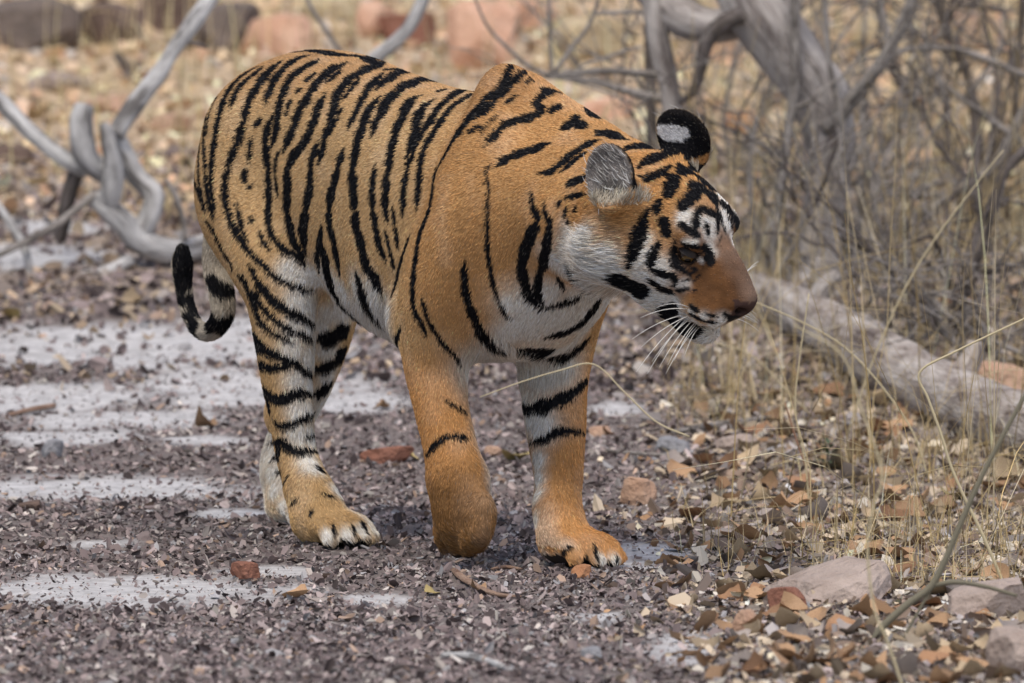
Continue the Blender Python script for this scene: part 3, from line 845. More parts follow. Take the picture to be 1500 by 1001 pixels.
def uv_sphere(r, nu=24, nv=14):
    V = [(0,0,r)]+[(r*math.sin(math.pi*j/nv)*math.cos(2*math.pi*i/nu), r*math.sin(math.pi*j/nv)*math.sin(2*math.pi*i/nu), r*math.cos(math.pi*j/nv)) for j in range(1,nv) for i in range(nu)]+[(0,0,-r)]
    T = [(0,1+i,1+(i+1)%nu) for i in range(nu)]+[(len(V)-1,1+(nv-2)*nu+(i+1)%nu,1+(nv-2)*nu+i) for i in range(nu)]
    Q = [(1+j*nu+i,1+(j+1)*nu+i,1+(j+1)*nu+(i+1)%nu,1+j*nu+(i+1)%nu) for j in range(nv-2) for i in range(nu)]
    return np.array(V), [np.array(T), np.array(Q)]
for s in (-1, 1):
    V, F = uv_sphere(.0145)
    eo = mesh_obj('eye', np_mesh('eye', V, F, None, True, m_eye), tiger)
    R3 = HEAD_R@rot(s*38, 16, 0)
    eo.matrix_local = Matrix.Translation(Vector(H(*EYE_C(s)))) @ Matrix(R3.tolist()).to_4x4()
    # lids: shells of a slightly larger ball, open along a narrow slit
    RL = HEAD_R@rot(s*62, 0, 0)@rot(0, 0, s*4)
    for lo, hi in ((24, 100), (-100, -20)):
        el = np.radians(np.linspace(lo, hi, 9)); az = np.radians(np.linspace(-88, 88, 21))
        LV = []
        for k_, e_ in enumerate(el):
            for a_ in az:
                ee = e_*(math.cos(a_)**.5 if abs(e_) < .5 else 1)
                rr_ = .0172 + (.0006 if k_ == 0 else 0)
                LV.append((rr_*math.cos(ee)*math.cos(a_), rr_*math.cos(ee)*math.sin(a_), rr_*math.sin(ee)))
        LF_ = np.array([(i*21+j, (i+1)*21+j, (i+1)*21+j+1, i*21+j+1) for i in range(8) for j in range(20)])
        lidm = np_mesh('eyelid', np.array(LV), LF_, None, True, m_lid)
        lo_ = mesh_obj('eyelid', lidm, eo)
        lo_.matrix_local = Matrix((R3.T@RL).tolist()).to_4x4()
# ---- whiskers
m_wh, _, b = new_mat('whisker', .35, .4); b.inputs['Base Color'].default_value = (.80, .79, .76, 1)
def tube(pts, rad, n=5):
    pts = np.asarray(pts, float); rad = np.broadcast_to(np.asarray(rad, float), (len(pts),))
    T = np.gradient(pts, axis=0); T /= np.linalg.norm(T, axis=1)[:,None]+1e-12
    ref = np.array([0,0,1.0]) if abs(T[0,2]) < .9 else np.array([1.0,0,0])
    V = []; u = np.cross(T[0], ref); u /= np.linalg.norm(u)
    for i in range(len(pts)):
        u = u - T[i]*(u@T[i]); u /= np.linalg.norm(u)+1e-12
        w = np.cross(T[i], u)
        for k in range(n):
            a = 2*math.pi*k/n
            V.append(pts[i]+rad[i]*(math.cos(a)*u+math.sin(a)*w))
    F = [(i*n+k, i*n+(k+1)%n, (i+1)*n+(k+1)%n, (i+1)*n+k) for i in range(len(pts)-1) for k in range(n)]
    caps = [(0, k+1, k) for k in range(1, n-1)] + [((len(pts)-1)*n, (len(pts)-1)*n+k, (len(pts)-1)*n+k+1) for k in range(1, n-1)]
    return np.array(V), [np.array(F), np.array(caps)]
WH = [((1008,450),(962,451)),((1006,453),(938,466)),((1004,461),(926,497)),((1003,465),(932,545)),((1006,467),(948,548)),((1010,468),(955,530)),
      ((1014,470),(966,538)),((1018,473),(978,535)),((1020,475),(988,528)),((1022,478),(975,548)),((1012,462),(940,508)),((1024,480),(1003,520))]
for (u0, v0), (u1, v1) in WH:
    co, no, d = hit(u0, v0)
    if co is None: continue
    t1 = CAMB + (np.linalg.norm(co-CAMB)-.055)*(lambda q: q/np.linalg.norm(q))(np.array([ray(u1,v1)[0]*CT-ray(u1,v1)[1]*ST, ray(u1,v1)[0]*ST+ray(u1,v1)[1]*CT, ray(u1,v1)[2]]))
    mid = (co+t1)/2 + np.array([0,0,.012]) - d*.012
    q = np.linspace(0, 1, 9)[:,None]
    pth = (1-q)**2*co + 2*q*(1-q)*mid + q*q*t1
    rr = np.linspace(.00085, .0003, 9)
    V, F = tube(pth, rr, 5)
    mesh_obj('whisker', np_mesh('whisker', V, F, None, True, m_wh), tiger)
    lm = np.array([1,-1,1]); V2 = HEAD_O + (head_local(V)*lm)@HEAD_R.T
    mesh_obj('whisker', np_mesh('whisker', V2, F, None, True, m_wh), tiger)
# ---------------------------------------------------------------- ground
PAWS = [body2world(C([P(852,800,.085)[0], .085, 0])), body2world(C([P(490,772,-.105)[0], -.105, 0])), body2world(C([P(447,757,.10)[0], .10, 0]))]
PAWZ = [-.006, .006, .006]
def gz(x, y):
    x = np.asarray(x, float); y = np.asarray(y, float)
    x, y = np.broadcast_arrays(x, y); sh = x.shape; x = x.ravel(); y = y.ravel()
    t = y-1.2; rise = .5*(t+np.sqrt(t*t+.5))
    z = .085*np.minimum(rise, 30) + .03*np.maximum(rise-30, 0) - .085*.5*(-1.2+math.sqrt(1.2**2+.5))
    p = np.stack([x, y, x*0], 1)
    r = .010*vnoise(p, 1.1, 21) + .006*vnoise(p, 3.3, 22) + .0035*vnoise(p, 11, 23)
    r *= 1+1.5*sstep(3, 8, y)
    near = np.zeros_like(x); tz = np.zeros_like(x)
    for c, pz in zip(PAWS, PAWZ):
        w = np.exp(-((x-c[0])**2+(y-c[1])**2)/.16**2); near = np.maximum(near, w); tz += w*pz
    return (z + r*(1-near) + tz).reshape(sh)
def ground_at(u, v):
    d = ray(u, v); t0, t1 = 15.0, 80.0
    ts = np.linspace(15, 80, 1300); q = CAMPOS+ts[:,None]*d
    below = q[:,2] < gz(q[:,0], q[:,1])
    i = int(np.argmax(below)) if below.any() else len(ts)-1
    a, b = ts[max(i-1,0)], ts[i]
    for _ in range(14):
        m = .5*(a+b); q = CAMPOS+m*d
        if q[2] < gz(q[0], q[1]): b = m
        else: a = m
    return CAMPOS+b*d
def at_y(u, v, y):
    d = ray(u, v); return CAMPOS + d*((y+CAM_D)/d[1])
def pxm(y): return FPX/(y+CAM_D)             # photo pixels per metre at that distance

# bare dust between the litter: ground ellipses  u, v, half width, half height on the photograph
DUST = [(170,868,270,28),(400,838,80,9),(170,716,230,20),(345,755,62,7),(140,798,60,6),(230,512,340,36),(400,562,200,30),(60,585,190,26),(190,614,180,17),(90,640,120,10),(330,585,110,16),
        (530,592,75,17),(900,600,40,12),(50,378,130,22),(955,806,62,12),(1005,950,55,30),(925,830,40,8),(560,882,60,9),(300,645,60,7),(360,480,120,18),(90,335,90,14),(880,905,40,9)]
DW = []
for u, v, du, dv in DUST:
    c = ground_at(u, v); n = ground_at(u, v+dv); f_ = ground_at(u, v-dv)
    DW.append((c[0], c[1], du/pxm(c[1]), max(.06, .5*(f_[1]-n[1]))))
def dust(x, y):
    p = np.stack([x, y, x*0], 1); w = np.zeros(len(x))
    nz = .55*vnoise(p*C([1,.35,1]), 7, 31) + .45*vnoise(p*C([1,.5,1]), 21, 32) + .35*vnoise(p, 50, 33)
    for cx, cy, rx, ry in DW:
        e = np.sqrt(((x-cx)/rx)**2+((y-cy)/ry)**2)
        w = np.maximum(w, sstep(1.18, .62, e+.42*nz))
    # the track goes on outside the part in view
    t = sstep(.25, .6, vnoise(p*C([.8,.25,1]), 2.2, 35))*sstep(-1.15, -1.5, x)*sstep(6, 4, y)
    return np.maximum(w, t)
ax = np.r_[-60,-30,-15,-8,-5,-4,np.arange(-3.2,3.2001,.028),4,5,8,15,30,60]
ay = np.r_[-60,-40,-25,-15,-9,-6,-5,np.arange(-4.4,5,.03),np.arange(5,14,.09),15,17,20,25,32,45,70,110]
GX, GY = np.meshgrid(ax, ay, indexing='ij')
GZ = gz(GX, GY)
gd = dust(GX.ravel(), GY.ravel())
ni, nj = GX.shape; idx = np.arange(ni*nj).reshape(ni, nj)
GF = np.stack([idx[:-1,:-1], idx[1:,:-1], idx[1:,1:], idx[:-1,1:]], -1).reshape(-1, 4)
far = sstep(3.0, 7.0, GY.ravel())[:,None]
rightw = sstep(.15, .5, GX.ravel())[:,None]*(1-far)
soil = C([.20,.170,.160])*(1-far)+C([.56,.43,.30])*far  # far soil brightened, sunlight on the bank is in its colour
soil = soil*(1-rightw) + C([.29,.245,.20])*rightw
gcol = soil*(1-gd[:,None]) + C([.55,.535,.53])*gd[:,None]
def ground_mat():
    m, nt, b = new_mat('dusty_soil', .95, .1)
    a = nt.nodes.new('ShaderNodeAttribute'); a.attribute_name = 'tint'
    tc = nt.nodes.new('ShaderNodeTexCoord')
    n1 = nt.nodes.new('ShaderNodeTexNoise'); n1.inputs['Scale'].default_value = 28; n1.inputs['Detail'].default_value = 8; n1.inputs['Roughness'].default_value = .7
    nt.links.new(tc.outputs['Object'], n1.inputs['Vector'])
    r = nt.nodes.new('ShaderNodeMapRange'); r.inputs['From Min'].default_value = .3; r.inputs['From Max'].default_value = .7; r.inputs['To Min'].default_value = .62; r.inputs['To Max'].default_value = 1.25
    nt.links.new(n1.outputs['Fac'], r.inputs['Value'])
    mx = nt.nodes.new('ShaderNodeMix'); mx.data_type = 'RGBA'; mx.blend_type = 'MULTIPLY'; mx.inputs[0].default_value = 1
    nt.links.new(a.outputs['Color'], mx.inputs[6]); nt.links.new(r.outputs[0], mx.inputs[7]); nt.links.new(mx.outputs[2], b.inputs['Base Color'])
    n2 = nt.nodes.new('ShaderNodeTexNoise'); n2.inputs['Scale'].default_value = 120; n2.inputs['Detail'].default_value = 6
    nt.links.new(tc.outputs['Object'], n2.inputs['Vector'])
    bp = nt.nodes.new('ShaderNodeBump'); bp.inputs['Strength'].default_value = .6; bp.inputs['Distance'].default_value = .01
    nt.links.new(n2.outputs['Fac'], bp.inputs['Height']); nt.links.new(bp.outputs['Normal'], b.inputs['Normal'])
    return m
ground = tag(mesh_obj('ground', np_mesh('ground', np.stack([GX.ravel(), GY.ravel(), GZ.ravel()], 1), GF, gcol, True, ground_mat())), kind='structure')

# ---------------------------------------------------------------- crumbled leaf litter (nobody could count it)
m_litter = attr_mat('leaf_crumbs', .85, .2)
def crumbs(n, xr, yr, size, cols, keepf, lift=.6, elong=1.5, seed=0):
    g = np.random.default_rng(seed)
    x = g.uniform(*xr, n); y = g.uniform(*yr, n)
    k = g.random(n) < keepf(x, y); x, y = x[k], y[k]; n = len(x)
    s = size[0]*np.exp(g.normal(size=n)*.42); s = np.clip(s, size[0]*.4, size[1])
    az = g.uniform(0, 2*np.pi, n); tilt = g.normal(size=n)*lift; roll = g.normal(size=n)*lift
    # a folded chip: 6 corners, fold along the long axis
    L = s*elong; w = s*.5; fold = g.uniform(-.9, 1.5, n)*w
    loc = np.zeros((n, 6, 3))
    jit = lambda a: a*g.uniform(.6, 1.2, n)
    loc[:,0] = np.stack([-jit(L)*.5, 0*L, fold*.6], 1); loc[:,1] = np.stack([jit(L)*.5, 0*L, fold*.6], 1)
    loc[:,2] = np.stack([jit(L)*.25, jit(w), 0*L], 1); loc[:,3] = np.stack([-jit(L)*.28, jit(w), 0*L], 1)
    loc[:,4] = np.stack([-jit(L)*.28, -jit(w), 0*L], 1); loc[:,5] = np.stack([jit(L)*.25, -jit(w), 0*L], 1)
    def rx(v, a, i, j):
        c_, s_ = np.cos(a)[:,None], np.sin(a)[:,None]
        o = v.copy(); o[...,i] = v[...,i]*c_-v[...,j]*s_; o[...,j] = v[...,i]*s_+v[...,j]*c_; return o
    loc = rx(rx(rx(loc, tilt, 0, 2), roll, 1, 2), az, 0, 1)
    z0 = gz(x, y)
    loc[...,0] += x[:,None]; loc[...,1] += y[:,None]
    loc[...,2] += (z0 - loc[...,2].min(1)*.75 + .0005)[:,None]
    i0 = np.arange(n)[:,None]*6
    F = np.concatenate([i0+np.array([0,1,2,3]), i0+np.array([1,0,4,5])])
    cols = np.array(cols, float); ci = g.choice(len(cols), n, p=cols[:,3]/cols[:,3].sum())
    col = cols[ci,:3]*np.exp(.24*g.normal(size=n))[:,None]
    return loc.reshape(-1,3), F, np.repeat(np.clip(col, 0, .8), 6, 0)
def join(parts):
    V, F, Cc, o = [], [], [], 0
    for v, f_, c in parts: V.append(v); F.append(f_+o); Cc.append(c); o += len(v)
    return np.concatenate(V), np.concatenate(F), np.concatenate(Cc)
DARK = [(.185,.146,.142,5),(.265,.212,.204,4.5),(.36,.298,.285,3.2),(.10,.079,.077,2.4),(.39,.345,.315,1.6),(.35,.25,.19,.7),(.48,.44,.40,.7),(.31,.30,.305,1.2)]
TAN = [(.46,.37,.27,3),(.58,.48,.36,2.8),(.27,.20,.155,3),(.36,.22,.125,1.2),(.14,.11,.095,1.6),(.58,.53,.45,1.4),(.33,.30,.29,2)]
FARC = [(.64,.48,.30,4),(.70,.56,.37,3),(.58,.39,.25,2),(.72,.53,.39,1.8),(.36,.26,.19,1.3),(.52,.46,.40,1.6),(.64,.40,.26,1)]  # far crumbs: background sunlight mixed into these pale tones
fade = lambda x, a, b: np.clip((b-np.abs(x))/(b-a), 0, 1)
inview = lambda x, y: fade(x/(y+23)*23, .95, 2.6)
rgt = lambda x: sstep(.10, .42, x)
L1_ = crumbs(200000, (-2.6,2.6), (-3.2,3.0), (.0054,.015), DARK, lambda x,y: inview(x,y)*(1-.955*dust(x,y))*(1-.55*rgt(x)), .55, 2.0, 1)
L2_ = crumbs(45000, (-3.0,3.0), (2.6,6.0), (.011,.032), DARK+[(.36,.27,.19,3),(.45,.36,.26,2)], lambda x,y: inview(x,y)*(1-.8*dust(x,y)), .6, 1.5, 2)
L3_ = crumbs(42000, (-.1,2.8), (-3.2,3.2), (.0095,.030), TAN, lambda x,y: fade(x,1.1,2.8)*rgt(x)*(1-.8*dust(x,y)), .55, 1.7, 3)
L4_ = crumbs(60000, (-4.5,4.5), (5.0,14), (.017,.045), FARC, lambda x,y: fade(x/(y+23)*23,1.5,4.0), .5, 1.5, 4)
L5_ = crumbs(30000, (-1.6,1.6), (-3.0,3.2), (.0032,.009), DARK, lambda x,y: dust(x,y)*fade(x,1.0,1.6), .5, 1.8, 5)
V, F, cc = join([L1_, L2_, L3_, L4_, L5_])
tag(mesh_obj('leaf_litter', np_mesh('leaf_litter', V, F, cc, False, m_litter)), 'crumbled purplish brown leaf litter scattered over the dusty track', 'leaf litter', kind='stuff')

# ---------------------------------------------------------------- large dry leaves, parts of the ground
m_leaf = []
def leaf_mat(name, c0, c1):
    m, nt, b = new_mat(name, .6, .3)
    tc = nt.nodes.new('ShaderNodeTexCoord'); n = nt.nodes.new('ShaderNodeTexNoise'); n.inputs['Scale'].default_value = 45; n.inputs['Detail'].default_value = 6
    oi = nt.nodes.new('ShaderNodeObjectInfo'); ad = nt.nodes.new('ShaderNodeVectorMath')
    nt.links.new(tc.outputs['Object'], ad.inputs[0]); nt.links.new(oi.outputs['Random'], ad.inputs[1]); nt.links.new(ad.outputs[0], n.inputs['Vector'])
    r = nt.nodes.new('ShaderNodeValToRGB'); r.color_ramp.elements[0].position = .32; r.color_ramp.elements[1].position = .68
    r.color_ramp.elements[0].color = (*c0, 1); r.color_ramp.elements[1].color = (*c1, 1)
    nt.links.new(n.outputs['Fac'], r.inputs['Fac'])
    hs = nt.nodes.new('ShaderNodeHueSaturation'); mr = nt.nodes.new('ShaderNodeMapRange'); mr.inputs['To Min'].default_value = .6; mr.inputs['To Max'].default_value = 1.3
    nt.links.new(oi.outputs['Random'], mr.inputs['Value']); nt.links.new(mr.outputs[0], hs.inputs['Value']); nt.links.new(r.outputs[0], hs.inputs['Color'])
    nt.links.new(hs.outputs[0], b.inputs['Base Color']); return m
LEAFM = [leaf_mat('brown_leaf', (.28,.165,.09), (.48,.31,.18)), leaf_mat('tan_leaf', (.32,.23,.14), (.50,.40,.27)), leaf_mat('grey_leaf', (.26,.21,.19), (.42,.37,.33)),
         leaf_mat('yellow_leaf', (.38,.28,.10), (.52,.42,.20)), leaf_mat('rust_leaf', (.22,.115,.06), (.40,.23,.125))]
def leaf_mesh(name, seed, mat):
    g = np.random.default_rng(seed)
    n = 7; t = np.linspace(0, 1, n)
    w = .40*np.sin(np.pi*np.clip(t*.97+.02, 0, 1)**.85)*g.uniform(.8, 1.25)
    bend = g.uniform(-1.2, 2.2); curl = g.uniform(.3, 2.4); tw = g.uniform(-.8, .8)
    V = []
    for i in range(n):
        a = bend*(t[i]-.5)
        cx = math.sin(a)/max(abs(bend), .05) if abs(bend) > .05 else t[i]-.5
        cz = (1-math.cos(a))/bend if abs(bend) > .05 else 0
        for k in (-1, -.5, 0, .5, 1):
            yy = k*w[i]*(1+.12*g.normal()); zz = cz + curl*yy*yy*1.1 + tw*yy*(t[i]-.5) + .03*g.normal()
            V.append((cx, yy, zz))
    V = np.array(V); V[:,2] -= V[:,2].min()
    F = np.array([(i*5+k, (i+1)*5+k, (i+1)*5+k+1, i*5+k+1) for i in range(n-1) for k in range(4)])
    return np_mesh(name, V, F, None, True, mat)
LEAVES = [leaf_mesh('leaf', 100+i, LEAFM[(0,0,1,4,2,1,3,4,0,2,1,0)[i]]) for i in range(12)]
g = np.random.default_rng(11)
def put_leaf(u, v, size, li, tilt=.35):
    q = ground_at(u, v)
    o = bpy.data.objects.new('leaf', LEAVES[li]); link(o, ground)
    o.location = (q[0], q[1], float(gz(q[0], q[1]))+.003); o.scale = (size,)*3
    o.rotation_euler = (g.normal()*tilt, g.normal()*tilt, g.uniform(0, 6.28))
nleaf = 0
while nleaf < 235:
    u = g.uniform(900, 1560); v = g.uniform(560, 1010)
    if g.random() > sstep(900, 1120, u)*(.35+.65*sstep(560, 760, v)): continue
    put_leaf(u, v, g.uniform(.032, .072), int(g.choice([0,1,2,3,4,5,7,8,9,10,11,0]))); nleaf += 1
for u, v, s, li in ((755,677,.055,6),(600,676,.035,6),(437,878,.052,0),(462,884,.040,4),(300,628,.048,1),(15,468,.045,6),(190,445,.05,2),(60,425,.05,1),(630,872,.03,6),(1085,795,.075,0),(1045,795,.07,4),(1180,785,.06,0),(1230,770,.05,7),
                    (1300,765,.06,8),(1395,735,.055,6),(1145,748,.05,1),(1030,680,.045,7),(1110,880,.05,0),(1265,905,.055,1),(1380,965,.075,2),(1110,985,.06,3),(1160,972,.05,1),(700,868,.03,1),(890,640,.035,7),(560,600,.03,1),(350,700,.03,4)):
    put_leaf(u, v, s, li, .25)

# ---------------------------------------------------------------- stones
def stone_mat(name, c0, c1, sc=9):
    m, nt, b = new_mat(name, .85, .25)
    tc = nt.nodes.new('ShaderNodeTexCoord'); n = nt.nodes.new('ShaderNodeTexNoise'); n.inputs['Scale'].default_value = sc; n.inputs['Detail'].default_value = 9; n.inputs['Roughness'].default_value = .65
    nt.links.new(tc.outputs['Object'], n.inputs['Vector'])
    r = nt.nodes.new('ShaderNodeValToRGB'); r.color_ramp.elements[0].position = .34; r.color_ramp.elements[1].position = .66
    r.color_ramp.elements[0].color = (*c0, 1); r.color_ramp.elements[1].color = (*c1, 1)
    nt.links.new(n.outputs['Fac'], r.inputs['Fac']); nt.links.new(r.outputs[0], b.inputs['Base Color'])
    n2 = nt.nodes.new('ShaderNodeTexNoise'); n2.inputs['Scale'].default_value = sc*8; n2.inputs['Detail'].default_value = 5; nt.links.new(tc.outputs['Object'], n2.inputs['Vector'])
    bp = nt.nodes.new('ShaderNodeBump'); bp.inputs['Strength'].default_value = .8; bp.inputs['Distance'].default_value = .012
    nt.links.new(n2.outputs['Fac'], bp.inputs['Height']); nt.links.new(bp.outputs['Normal'], b.inputs['Normal']); return m
ST = {}
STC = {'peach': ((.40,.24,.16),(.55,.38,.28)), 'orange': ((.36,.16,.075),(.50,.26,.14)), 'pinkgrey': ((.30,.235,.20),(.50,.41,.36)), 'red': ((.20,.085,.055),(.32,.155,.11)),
       'grey': ((.20,.20,.22),(.36,.36,.37)), 'brown': ((.11,.075,.06),(.20,.14,.115)), 'salmon': ((.58,.33,.22),(.74,.50,.37)), 'dark': ((.10,.080,.070),(.22,.175,.150)), 'straw': ((.42,.33,.20),(.58,.48,.33))}
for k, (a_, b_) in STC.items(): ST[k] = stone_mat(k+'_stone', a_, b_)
def stone_mesh(name, w, d, h, seed, mat, flat=.5, n=3):
    import bmesh
    bm = bmesh.new(); bmesh.ops.create_icosphere(bm, subdivisions=n, radius=1.0)
    V = np.array([v.co for v in bm.verts]); F = np.array([[v.index for v in f_.verts] for f_ in bm.faces]); bm.free()
    g = np.random.default_rng(seed)
    # cut with random planes for angular faces
    for i in range(22):
        nv = g.normal(size=3); nv /= np.linalg.norm(nv); c = g.uniform(.52, .85)
        e = V@nv-c; V = V - np.maximum(e, 0)[:,None]*nv*.96
    V = V/np.abs(V).max(0)
    V[:,:2] *= (1-.28*g.uniform(.3,1)*np.clip(V[:,2:],0,1))*(1+.22*V[:,1::-1]*C(g.uniform(-1,1,2)))
    V[:,0] += .25*g.uniform(-1,1)*V[:,2]
    V += .06*np.stack([vnoise(V, 2.6, seed+i) for i in range(3)], 1) + .03*np.stack([vnoise(V, 8, seed+i) for i in range(3)], 1) + .014*np.stack([vnoise(V, 20, seed+i) for i in range(3)], 1)
    V[:,2] = np.where(V[:,2] > flat, flat+(V[:,2]-flat)*.25, V[:,2]); V[:,2] = np.maximum(V[:,2], -.35)
    V[:,2] = (V[:,2]-V[:,2].min())/(V[:,2].max()-V[:,2].min())
    V = V*C([w*.5, d*.5, h])
    me = np_mesh(name, V, F, None, False, mat)
    return me
def stone(u, v, wpx, hpx, colr, label, seed, name='stone', depth=.8, rz=0, cat='stone', group=None, n=4, flat=.5):
    q = ground_at(u, v); s = pxm(q[1])
    w = wpx/s; h = hpx/s
    o = mesh_obj(name, stone_mesh(name, w, w*depth, h*1.12, seed, ST[colr], flat, n))
    o.location = (q[0], q[1]+w*depth*.4, float(gz(q[0], q[1]+w*depth*.4))-h*.10); gs = np.random.default_rng(seed); o.rotation_euler = (gs.normal()*.10, gs.normal()*.13, rz)
    return tag(o, label, cat, group)
stone(931,740,60,38,'peach','angular peach stone on the litter behind the planted forepaw',1, rz=.3)
stone(855,848,38,20,'orange','small rounded orange stone touching the planted forepaw',2, depth=.9)
stone(1225,882,185,46,'pinkgrey','wide flat pinkish grey slab ringed by brown leaves',3, depth=.9, rz=.2, flat=.2, name='flat_rock')
stone(1150,898,66,36,'red','reddish brown block leaning against the flat pinkish slab',4, depth=.5, rz=-.3)
stone(1445,905,140,50,'pinkgrey','pinkish grey slab where the dark forked stem crosses',5, depth=.7, rz=.5, flat=.3, name='flat_rock')
stone(1490,985,130,62,'pinkgrey','broad pinkish slab beside the base of the dark forked stem',6, depth=.7, rz=-.2, flat=.3, name='flat_rock')
stone(74,671,38,27,'grey','rounded grey stone on the dusty side of the track',7)
stone(48,750,40,15,'brown','low dark brown clod at the edge of the dust strip',8, name='clod', cat='clod')
stone(358,851,44,27,'red','reddish brown stone at the end of the dust strip',9)
stone(565,680,84,22,'red','long flat reddish stone between the hind paw and the lifted forepaw',10, depth=.5, name='stone')
stone(722,668,32,13,'peach','small peach stone between the two forelegs',12)
stone(870,968,36,20,'grey','small bluish grey stone embedded in crumbled litter',14)
stone(1098,930,48,36,'peach','pale pink stone beside the reddish brown block',15, rz=.7)
stone(1440,592,150,58,'peach','peach slab behind the fallen log, sunlight painted into its colour',16, depth=.5, name='flat_rock', flat=.3)  # put in for the sunlit patch by the log, warm light in its colour
stone(1010,900,24,12,'pinkgrey','small pinkish stone on the grey ash patch',17)
stone(880,640,34,15,'peach','small peach stone behind the planted foreleg',18)
stone(1395,455,70,20,'orange','flat orange stone under the bare shrub behind the log',20, depth=.6)
stone(980,665,60,24,'grey','flat bluish grey stone in the straw beyond the peach stone',21, depth=.6, flat=.3)
stone(1080,660,70,22,'pinkgrey','flat pinkish grey stone in the straw below the fallen log',22, depth=.6, flat=.3)
# sandstone boulders on the bank behind; its sun and shade partly in their colours
BG = [(415,78,120,62,'salmon','rounded salmon boulder seen above the tiger rump'),(600,66,92,48,'red','dark red boulder behind the pale slanting limb'),
      (330,72,110,60,'dark','dark brown boulder beside the salmon boulder'),(705,96,130,92,'salmon','largest salmon boulder, above the shoulder hump'),
      (545,52,70,52,'salmon','small salmon boulder between red and salmon boulders'),(60,72,150,70,'dark','wide dark boulder on the shaded bank'),
      (165,66,120,56,'brown','brown boulder beside the wide dark boulder'),(250,42,110,60,'brown','brown boulder behind the pale slanting limb top'),
      (80,130,90,24,'pinkgrey','low grey pink stone in front of the wide dark boulder'),(165,165,80,26,'peach','low peach stone behind the knotted stub'),
      (250,190,60,26,'peach','peach stone beside the slanting limb'),(850,92,110,58,'straw','straw coloured boulder behind the forked twigs'),
      (890,170,70,28,'salmon','salmon stone low behind the sapling'),(770,40,90,42,'salmon','far salmon boulder beyond the forked twigs'),
      (1050,88,90,46,'peach','peach boulder seen between sapling and leaning trunk'),(1290,66,110,46,'straw','straw coloured boulder behind the leaning trunk'),
      (1420,70,120,50,'peach','peach boulder deep behind the bare shrubs'),(1090,190,80,26,'orange','orange stone on the bank left of the trunk'),
      (10,240,70,26,'brown','brown stone under the long slanting limb'),(1330,160,60,22,'orange','orange stone behind the shrub stems'),(480,30,90,40,'straw','straw coloured boulder behind the salmon one')]
for i, (u, v, w, h, c, lb) in enumerate(BG):
    stone(u, v+4, w*1.15, h, c, lb, 40+i, 'boulder', .8, .3*i, 'boulder', 'boulders on the bank behind', 4, .35)

# ---------------------------------------------------------------- wood
def wood_mat(name, c0, c1, c2, stretch=(1,1,1), sc=14):
    m, nt, b = new_mat(name, .88, .2)
    a = nt.nodes.new('ShaderNodeAttribute'); a.attribute_name = 'uvw'; mp = nt.nodes.new('ShaderNodeMapping')
    nt.links.new(a.outputs['Vector'], mp.inputs['Vector'])
    n = nt.nodes.new('ShaderNodeTexNoise'); n.inputs['Scale'].default_value = sc; n.inputs['Detail'].default_value = 9; n.inputs['Roughness'].default_value = .68
    nt.links.new(mp.outputs[0], n.inputs['Vector'])
    r = nt.nodes.new('ShaderNodeValToRGB'); e = r.color_ramp.elements
    e[0].position = .37; e[0].color = (*c0, 1); e[1].position = .64; e[1].color = (*c2, 1); q = e.new(.48); q.color = (*c1, 1)
    nt.links.new(n.outputs['Fac'], r.inputs['Fac']); nt.links.new(r.outputs[0], b.inputs['Base Color'])
    n2 = nt.nodes.new('ShaderNodeTexNoise'); n2.inputs['Scale'].default_value = sc*5; n2.inputs['Detail'].default_value = 6; nt.links.new(mp.outputs[0], n2.inputs['Vector'])
    bp = nt.nodes.new('ShaderNodeBump'); bp.inputs['Strength'].default_value = .7; bp.inputs['Distance'].default_value = .012
    nt.links.new(n2.outputs['Fac'], bp.inputs['Height']); nt.links.new(bp.outputs['Normal'], b.inputs['Normal']); return m
M_LOG = wood_mat('log_bark', (.12,.09,.078), (.36,.31,.275), (.60,.55,.51), (1,1,1), 30)
M_TREE = wood_mat('trunk_bark', (.15,.125,.115), (.36,.325,.305), (.56,.52,.49), (1,1,1), 32)
M_PALE = wood_mat('weathered_wood', (.15,.14,.135), (.44,.43,.425), (.66,.65,.64), (1,1,1), 45)
M_DARKW = wood_mat('dark_twig', (.07,.058,.05), (.13,.11,.10), (.22,.19,.18), (1,1,1), 70)
M_TWIG = wood_mat('grey_twig', (.10,.088,.08), (.26,.235,.215), (.44,.405,.38), (1,1,1), 70)
M_STEM = wood_mat('green_grey_stem', (.10,.09,.06), (.18,.165,.12), (.28,.255,.19), (1,1,.5), 40)
def tube_uvw(A, n, seed=0):
    """bark coordinates: round the limb and along it, drawn out along its length"""
    L = np.r_[0, np.cumsum(np.linalg.norm(np.diff(A[:,:3], axis=0), axis=1))]
    a = np.arange(n)*2*np.pi/n; r = max(float(A[:,3].mean()), .002)
    return np.stack([np.tile(np.cos(a)*r, len(A)), np.tile(np.sin(a)*r, len(A)), np.repeat(L*.22, n)], 1) + seed*1.37
def limb(name, pts, rad, mat, parent, n=10, sub=5, rough=.0, seed=0):
    A = spline(np.c_[np.asarray(pts, float), np.asarray(rad, float)], sub)
    V, F = tube(A[:,:3], np.maximum(A[:,3], .0008), n)
    uvw = tube_uvw(A, n, seed)
    if rough:
        c = np.repeat(A[:,:3], n, 0); d = V-c
        k = 1 + rough*(.9*vnoise(V, 9, seed+3) + .6*vnoise(V, 26, seed+4) + .7*vnoise(uvw, 60, seed+5))
        V = c + d*k[:,None]
    return mesh_obj(name, np_mesh(name, V, F, None, True, mat, uvw), parent)
def path(uvr, y):
    """(u, v, radius px[, extra distance]) rows at distance y -> points and radii"""
    P3, R = [], []
    for row in uvr:
        yy = y+(row[3] if len(row) > 3 else 0)
        P3.append(at_y(row[0], row[1], yy)); R.append(row[2]/pxm(yy))
    return np.array(P3), np.array(R)
